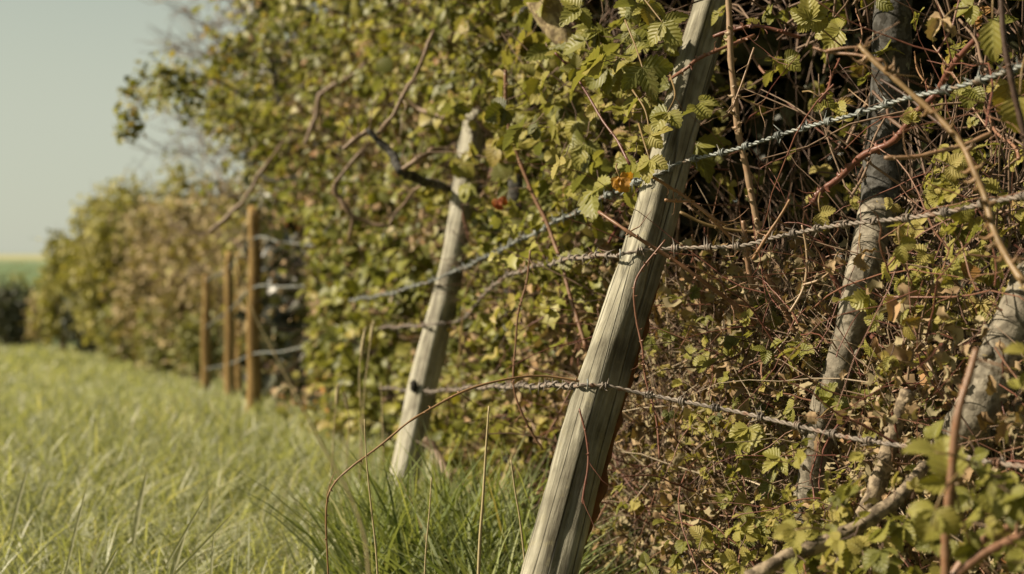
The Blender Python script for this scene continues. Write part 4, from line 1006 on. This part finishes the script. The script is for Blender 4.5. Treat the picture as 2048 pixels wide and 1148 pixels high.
spray("red withered leaf deep between the two posts", 995, 400, 3.6, .034, (.1, -.2, -1), (-.4, -.8, .3), 3, mat='orange', rv=1.0, crumple=.12, curl=1.2)
spray("small green leaf spray right of the nearest post at mid height", 1385, 585, 2.6, .022, (.3, -.2, .2), (-.3, -.7, .6), 5, rv=.4)

# ------------------------------------------------------------------ bramble canes traced one by one
def cane(label, pts, r0, r1, mat, thorns, tl=.007, R=.5, group=None, extra=None, sides=7):
    bf = Buf(); thorned(bf, pts, r0, r1, thorns, tl, R=R, sides=sides)
    for q in (extra or []): thorned(bf, q, r1 * 1.1, r1 * .6, 4, tl * .8, R=R)
    return tag(bf.build("bramble_cane", M[mat]), label, "bramble cane", group)
cane("long arching brown cane with tiny thorns curving down into the grass", [(660, 1200, 2.35), (655, 1100, 2.35), (655, 1010, 2.35), (668, 968, 2.35), (700, 935, 2.35), (760, 890, 2.36), (830, 838, 2.38), (890, 800, 2.4), (950, 775, 2.42), (1020, 755, 2.44), (1090, 750, 2.46), (1170, 764, 2.46)], .0016, .0022, 'olivecane', 26, .005, R=.8)
cane("thick blurred olive cane with hooked thorns crossing in front of the dark trunk", [(1722, 92, 1.92), (1760, 130, 1.9), (1800, 165, 1.88), (1870, 232, 1.85), (1925, 290, 1.82), (1950, 340, 1.8), (1975, 400, 1.78), (1990, 460, 1.76), (2015, 520, 1.74), (2060, 590, 1.7)], .0036, .0046, 'olivecane', 34, .017, R=.6)
cane("dry forked orange twig ending beside the tip of the olive cane", [(1628, 95, 2.0), (1665, 108, 1.98), (1720, 112, 1.95), (1770, 122, 1.93)], .0016, .0022, 'orangecane', 3, .006, R=.3, extra=[[(1655, 104, 1.98), (1700, 98, 1.96), (1740, 96, 1.95)]])
cane("pale orange upright cane hanging right of the nearest post from the top edge", [(1452, -40, 2.55), (1458, 60, 2.55), (1466, 180, 2.55), (1480, 270, 2.55), (1494, 350, 2.55), (1510, 430, 2.55), (1518, 475, 2.55)], .0058, .0062, 'orangecane', 40, .008, R=.75)
cane("dark red curved cane crossing the dark trunk beneath the top wire", [(1960, 70, 2.2), (1905, 130, 2.25), (1870, 190, 2.3), (1835, 225, 2.3), (1805, 262, 2.32), (1780, 285, 2.34), (1725, 312, 2.38), (1680, 355, 2.42), (1640, 385, 2.45), (1625, 410, 2.45)], .0052, .0060, 'red', 36, .009, R=.35)
cane("dark red arching cane high up between post and trunk", [(1425, 75, 2.6), (1470, 60, 2.58), (1510, 52, 2.56), (1560, 62, 2.55), (1600, 75, 2.55)], .0034, .0034, 'red', 12, .007, R=.3)
cane("orange twig lying level right of the dark trunk below the top wire", [(1770, 316, 2.0), (1830, 314, 2.0), (1880, 302, 2.0), (1930, 290, 2.0), (1985, 268, 2.0)], .0030, .0034, 'orangecane', 6, .005, R=.5)
cane("long straight red cane slanting down across the pale trunk", [(1640, 510, 2.48), (1690, 595, 2.48), (1715, 630, 2.47), (1750, 680, 2.45), (1790, 725, 2.42), (1830, 770, 2.4), (1880, 835, 2.38)], .0048, .0050, 'red', 26, .007, R=.45)
cane("orange thorny cane piece left of the lichened stub", [(1528, 540, 2.5), (1548, 580, 2.5), (1568, 620, 2.5), (1590, 665, 2.5)], .0044, .0044, 'orangecane', 26, .007, R=.2)
cane("stubby orange dead cane hanging from the middle wire", [(1487, 440, 2.5), (1492, 490, 2.5), (1497, 530, 2.5), (1503, 575, 2.5)], .0042, .0052, 'orangecane', 20, .008, R=.4)
cane("red brown cane slanting from the post across the shadows under the middle wire", [(1195, 425, 2.55), (1260, 465, 2.5), (1330, 508, 2.5), (1400, 558, 2.5), (1458, 600, 2.52), (1480, 620, 2.52), (1510, 650, 2.55)], .0032, .0044, 'orangecane', 16, .006, R=.1)
cane("thin red shoot hanging over the shaded side of the nearest post", [(1330, 480, 2.45), (1285, 540, 2.45), (1270, 580, 2.44), (1274, 640, 2.44), (1288, 700, 2.43), (1292, 760, 2.43), (1310, 830, 2.42), (1322, 920, 2.4)], .0017, .0021, 'red', 30, .006, R=.6)
cane("thin dark twig lying along the lower front of the nearest post", [(1158, 818, 2.36), (1172, 870, 2.35), (1176, 930, 2.34), (1166, 1000, 2.33), (1162, 1070, 2.32)], .0017, .0019, 'red', 16, .004, R=.4)
cane("blurred reddish cane falling between the two leaning posts", [(1012, 140, 3.4), (1016, 240, 3.4), (1035, 310, 3.4), (1058, 370, 3.38), (1090, 440, 3.35), (1120, 520, 3.3), (1145, 610, 3.25), (1172, 700, 3.2)], .0045, .0050, 'orangecane', 26, .008, R=.15)
cane("thin looped cane hanging in the gap left of the nearest post", [(1062, 500, 3.0), (1052, 570, 3.0), (1035, 640, 3.0), (1028, 720, 3.0), (1030, 790, 3.0), (1060, 860, 3.0), (1085, 900, 3.0)], .0022, .0026, 'orangecane', 18, .006, R=.25)
cane("short reddish cane curling over the edge of the smaller leaning post", [(922, 405, 4.55), (930, 450, 4.55), (945, 490, 4.55), (975, 515, 4.5), (1010, 535, 4.4)], .0036, .0036, 'red', 10, .006, R=.7)
cane("thin brown stem hanging beside the shaded side of the smaller leaning post", [(960, 525, 4.3), (930, 590, 4.3), (922, 660, 4.3), (915, 740, 4.3)], .0022, .0022, 'olivecane', 5, .004, R=.7)
cane("foreground blurred red stem carrying big leaves in the lower right", [(1953, 695, 1.62), (1940, 745, 1.61), (1922, 810, 1.6), (1908, 880, 1.6), (1900, 950, 1.6), (1894, 1010, 1.6), (1890, 1080, 1.6), (1888, 1200, 1.6)], .0042, .0058, 'orangecane', 6, .006, R=.2)
cane("dark vertical stem crossing the upper right corner", [(2000, -30, 1.85), (2010, 80, 1.85), (2022, 160, 1.85), (2040, 240, 1.85), (2060, 340, 1.85)], .0038, .0042, 'twig', 6, .006, R=.0)
cane("blurred red brown canes lying at the bottom right corner", [(1900, 1160, 1.6), (1960, 1110, 1.6), (2010, 1085, 1.6), (2100, 1050, 1.6)], .0050, .0060, 'red', 5, .006, R=.8, extra=[[(1880, 1180, 1.65), (1960, 1085, 1.65), (2080, 1030, 1.65)]])
cane("thin dark twig bending down from leaves to the nearest post top", [(1110, 105, 2.8), (1150, 150, 2.8), (1190, 215, 2.75), (1225, 270, 2.7), (1260, 330, 2.65)], .0022, .0026, 'red', 6, .005, R=.1)
cane("purple brown cane ringing the nearest post near its top", [(1340, 160, 2.72), (1375, 135, 2.68), (1400, 115, 2.68), (1450, 95, 2.68), (1510, 70, 2.7)], .0035, .0035, 'red', 18, .008, R=.6)
cane("fine brown twig from the hollow to the wire, bent like a knee", [(1508, 96, 2.45), (1492, 140, 2.45), (1473, 190, 2.45), (1462, 220, 2.45), (1445, 238, 2.45)], .0018, .0016, 'orangecane', 2, .004, R=.6, extra=[[(1473, 192, 2.45), (1500, 208, 2.45), (1550, 222, 2.45)]])
cane("pale knotted twig slanting from the wire down to the litter", [(1578, 398, 2.35), (1555, 440, 2.36), (1530, 480, 2.37), (1505, 520, 2.38)], .0022, .0030, 'olivecane', 2, .005, R=.95)
cane("looping thin stem left of the pale trunk", [(1603, 450, 2.4), (1612, 500, 2.4), (1610, 555, 2.4), (1600, 590, 2.4), (1580, 625, 2.4)], .0019, .0024, 'orangecane', 2, .005, R=.9, extra=[[(1605, 570, 2.4), (1635, 560, 2.38), (1660, 545, 2.36)]])
cane("golden straw coloured twigs bundle over the shaded side of the nearest post", [(1290, 345, 2.5), (1340, 375, 2.5), (1380, 400, 2.5), (1430, 445, 2.5), (1475, 490, 2.5)], .0028, .0030, 'olivecane', 8, .008, R=1.0, extra=[[(1330, 400, 2.48), (1360, 402, 2.48), (1390, 402, 2.48)], [(1385, 405, 2.5), (1430, 440, 2.48), (1455, 450, 2.48)]])
cane("pale lichened grey twig behind the middle wire", [(1360, 425, 2.6), (1410, 448, 2.6), (1460, 458, 2.6), (1520, 462, 2.6), (1580, 465, 2.6)], .0030, .0030, 'olivecane', 3, .004, R=.5)
# random further canes in the depth of the thicket, grouped and alike
gcan = "thin canes crossing in the thicket"
rgn = [(1150, 380), (1400, 100), (2050, 60), (2080, 1100), (1300, 1120), (1180, 900)]
for k in range(66):
    c = in_poly(rgn, 1)[0]; a = random.choice([-1, 1]) * random.uniform(.2, 1.0); l = random.uniform(90, 260); d = face(c[0]) + random.uniform(-.1, .45)
    pts = [(c[0] + math.sin(a) * l * t + random.uniform(-8, 8), c[1] - math.cos(a) * l * t, d + .15 * t) for t in (-.5, -.2, .15, .5)]
    m_ = random.choice(['red', 'orangecane', 'twig', 'olivecane', 'twig', 'twig'])
    w = random.uniform(.0014, .0036); bf = Buf(); thorned(bf, pts, w, w * .7, random.randint(3, 14), .006, R=random.random(), sides=6)
    tag(bf.build("thin_cane", M[m_]), "thin thorny cane crossing among others in the thicket right of the nearest post", "bramble cane", gcan)
rgn = [(780, 560), (1000, 200), (1200, 400), (1150, 800), (1050, 1050), (880, 950)]
for k in range(38):
    c = in_poly(rgn, 1)[0]; a = random.choice([-1, 1]) * random.uniform(.1, 1.2); l = random.uniform(80, 200); d = face(c[0]) + random.uniform(-.1, .3)
    pts = [(c[0] + math.sin(a) * l * t + random.uniform(-8, 8), c[1] - math.cos(a) * l * t, d + .15 * t) for t in (-.5, -.2, .15, .5)]
    w = random.uniform(.002, .004); bf = Buf(); thorned(bf, pts, w, w * .7, 6, .006, R=random.random(), sides=6)
    tag(bf.build("thin_cane", M[random.choice(['red', 'twig', 'orangecane'])]), "thin brown stem lost in the growth between the two leaning posts", "bramble cane", "thin stems between the posts")

# ------------------------------------------------------------------ grass stalks one can point to
def stalk(label, pts, w0, w1, head=0, mat='straw', leafy=False):
    bf = Buf(); a = np.array(pts, float); c = smooth(P(a[:, 0], a[:, 1], a[:, 2]), 7)
    r = np.linspace(w0, w1, len(c)); tubes(bf, c, r, 6, R=.6)
    if head:
        t = nrm(c[0] - c[1]); L_ = head
        m_ = 10; q = np.linspace(0, 1, m_)[:, None]; hc = c[0] - t * L_ * .75 + t * q * L_
        tubes(bf, hc, (.0045 * np.sin(np.linspace(.25, 2.9, m_)) + .0008) , 8, R=.8)
        for _ in range(50):
            f = random.random(); o = c[0] - t * L_ * .75 + t * f * L_; s_ = nrm(t * 1.1 + RNG.normal(size=3) * .7)
            tubes(bf, np.stack([o, o + s_ * .006, o + s_ * .011]), np.array([.0012, .001, .0002]), 3, R=.9, cap=False)
    return tag(bf.build("grass_stalk", M[mat]), label, "grass stalk")
stalk("thin pale grass stalk standing left of the tall tuft", [(729, 838, 2.35), (733, 920, 2.35), (742, 1010, 2.35), (752, 1100, 2.35), (758, 1200, 2.35)], .0010, .0018)
stalk("straight thick straw stalk standing just left of the nearest post", [(978, 812, 2.5), (972, 900, 2.5), (966, 1000, 2.5), (960, 1080, 2.5), (955, 1200, 2.5)], .0016, .0032)
stalk("short fine straw stalk rising from the tall tuft", [(863, 955, 2.6), (859, 1020, 2.6), (852, 1100, 2.6), (848, 1180, 2.6)], .0010, .0017)
stalk("dry leaning straw stalk close beside the left edge of the nearest post", [(1022, 920, 2.6), (1030, 980, 2.6), (1040, 1040, 2.6), (1052, 1148, 2.6), (1056, 1220, 2.6)], .0014, .002)
stalk("long blurred dry stem slanting down through the field grass", [(470, 520, 1.5), (500, 610, 1.5), (545, 700, 1.5), (600, 805, 1.5), (650, 900, 1.5), (700, 990, 1.5), (728, 1070, 1.5), (738, 1148, 1.5), (742, 1230, 1.5)], .0005, .0019, mat='straw')
stalk("leftmost blurred grass ear standing before the dark bush foot", [(675, 782, 4.0), (668, 860, 4.0), (664, 950, 4.0)], .0012, .0018, head=.055)
stalk("second blurred grass ear, bent, before the bush foot", [(690, 795, 4.0), (698, 840, 4.0), (694, 900, 4.0), (692, 980, 4.0)], .0012, .0018, head=.05)
stalk("tallest blurred grey green grass ear before the hedge", [(728, 672, 4.0), (719, 740, 4.0), (722, 830, 4.0), (720, 960, 4.0)], .0015, .0024, head=.08)
stalk("tall blurred grass ear right of the tallest one", [(745, 655, 4.1), (736, 720, 4.1), (728, 800, 4.1), (724, 940, 4.1)], .0014, .002, head=.06)
stalk("blurred green grass stem left of the smaller post's foot", [(762, 765, 4.0), (765, 830, 4.0), (768, 930, 4.0)], .0012, .002, mat='straw')
stalk("curled pale dry leaf stem at the foot of the bush", [(552, 800, 6.6), (556, 782, 6.6), (572, 772, 6.6), (588, 778, 6.6)], .006, .008)

# broad pale grass blades leaning in the foreground
bf = Buf()
for (x0, y0, x1, y1, d, w) in [(265, 1030, 292, 930, 3.5, .014), (180, 1140, 235, 1090, 2.9, .010), (128, 1100, 172, 960, 3.1, .007), (330, 1075, 420, 975, 3.0, .006), (300, 1140, 480, 1010, 2.9, .006), (420, 1150, 425, 1050, 2.9, .006), (335, 1120, 372, 1050, 3.0, .012), (20, 1010, 55, 920, 3.6, .01)]:
    A, B = P(x0, y0 + 60, d), P(x1, y1, d); t = np.linspace(0, 1, 7)[:, None]; c = A + (B - A) * t + np.array([0, .02, 0]) * t * t
    sd = nrm(np.cross(B - A, np.array([.2, 1, .2]))); ww = w * np.array([.6, .9, 1, 1, .85, .55, .05])[:, None] / 2
    V = np.stack([c - sd * ww, c, c + sd * ww], 1); V[:, 1] += np.array([0, w * .15, 0])
    F = [(i * 3 + j, i * 3 + j + 1, i * 3 + j + 4, i * 3 + j + 3) for i in range(6) for j in range(2)]
    bf.add(V.reshape(-1, 3), F, None, .9)
tag(bf.build("grass", M['grass']), "broad pale blades leaning above the foreground field grass", "grass", kind="stuff")

# ------------------------------------------------------------------ the far hedge, shrub by shrub
def far_tree(name, label, px, ybase, ytop, d, w, mat, n=2600, leaf=.11, grp="shrubs and trees of the far hedge", trunk=True, flat=.0, dens=1.0, base_frac=.12):
    """crown of many leaf clumps round limbs; px = centre, w = width in px"""
    base = P(px, ybase, d); gz = float(zg(base[0], base[1])); top = P(px, ytop, d); H = top[2] - gz; Wd = w / FPX * d / 2
    e = tree(name, (base[0], base[1], gz), label, "tree" if 'tree' in name else "shrub", grp)
    tbf = Buf(); lf = Buf()
    nc = int(75 * dens)
    u = nrm(RNG.normal(size=(nc, 3))); rad = RNG.random(nc) ** .35
    ctr = np.stack([base[0] + u[:, 0] * rad * Wd * .92, base[1] + u[:, 1] * rad * Wd * .8, gz + H * (.54 + u[:, 2] * rad * .44)], -1)
    k = int(n / nc); pos = np.repeat(ctr, k, 0) + RNG.normal(size=(nc * k, 3)) * (.13 * Wd + .05)
    rr = np.repeat(RNG.random(nc), k)
    pos = pos[pos[:, 2] > gz + .02]; rr = rr[:len(pos)]
    foliage(lf, T_SM, pos, leaf, rr, up=.5, sv=.35)
    lf.build("crown", M[mat], e)
    b0 = np.array([[base[0], base[1], gz - .05]])
    for q in range(5):
        th = ctr[random.randrange(nc)][None]
        t = np.linspace(0, 1, 7)[:, None, None]; pth = (b0[None] + RNG.normal(size=(1, 1, 3)) * .05) * (1 - t) + th[None] * t + RNG.normal(size=(7, 1, 3)) * .04
        tubes(tbf, pth[:, 0], np.linspace(.045, .012, 7), 6, R=.4)
    st = ctr[RNG.integers(0, nc, 60)]; twigs(tbf, st, rdir(60, (0, 0, .6), 1), .3 * H * RNG.random(60) + .1, .008, 5, .2)
    tbf.build("trunk", M['twig'], e)
    return e
FT = [
 ("far_shrub", "brown twiggy shrub directly behind the tallest upright post", 560, 800, 400, 10.2, 110, 'far_brown', 2600, .055),
 ("far_shrub", "olive and brown shrub behind the middle upright posts", 465, 770, 350, 17.5, 190, 'far_brown', 2600, .07),
 ("far_tree", "olive green tree top above the hanging torn branch", 540, 740, 280, 14.5, 150, 'far_olive', 2600, .07),
 ("far_shrub", "reddish brown twiggy shrub left of the upright posts", 385, 735, 400, 18.5, 180, 'far_brown', 3000, .08),
 ("far_tree", "rounded olive tree forming the highest point of the far hedge", 365, 720, 338, 22.5, 190, 'far_olive', 3200, .09),
 ("far_shrub", "pinkish brown twiggy shrub in the middle of the far hedge", 300, 715, 430, 22, 170, 'far_brown', 3200, .09),
 ("far_tree", "green topped tree behind the pinkish brown shrub of the far hedge", 262, 712, 362, 26, 180, 'far_olive', 3200, .10),
 ("far_shrub", "yellow green shrub low in the far hedge", 232, 706, 440, 26, 150, 'far_olive', 2800, .10),
 ("far_tree", "olive tree standing left of the green topped tree in the far hedge", 195, 702, 405, 30, 150, 'far_olive', 2800, .11),
 ("far_tree", "leftmost rounded green tree ending the far hedge", 128, 694, 482, 33, 100, 'far_olive', 2600, .11),
 ("far_shrub", "low green scrub at the foot of the far hedge's middle", 255, 716, 620, 24.5, 110, 'far_green', 1500, .08),
 ("far_shrub", "dark green scrub in the gap below the leftmost far trees", 180, 706, 600, 29.5, 110, 'far_dark', 1600, .09),
 ("far_shrub", "low green scrub at the foot of the reddish brown shrub", 340, 728, 620, 20, 120, 'far_green', 1500, .07),
 ("far_shrub", "low green scrub left of the leftmost upright post", 400, 745, 640, 17, 90, 'far_green', 1200, .06),
 ("far_shrub", "dark rounded bush standing beyond the crest at the left edge", 20, 690, 592, 42, 120, 'far_dark', 2600, .12),
 ("far_shrub", "dull brown low bush between the dark bush and the far hedge", 95, 692, 600, 38, 70, 'far_brown', 1300, .11),
 ("far_shrub", "dark bush top outside the left edge of the picture", -110, 690, 600, 44, 140, 'far_dark', 1500, .12),
 ("far_shrub", "olive bush top peeping over the dark bush at the left edge", 35, 690, 560, 52, 130, 'far_green', 1500, .13),
]
for a in FT:
    a = list(a); a[4] -= 18; far_tree(*a)
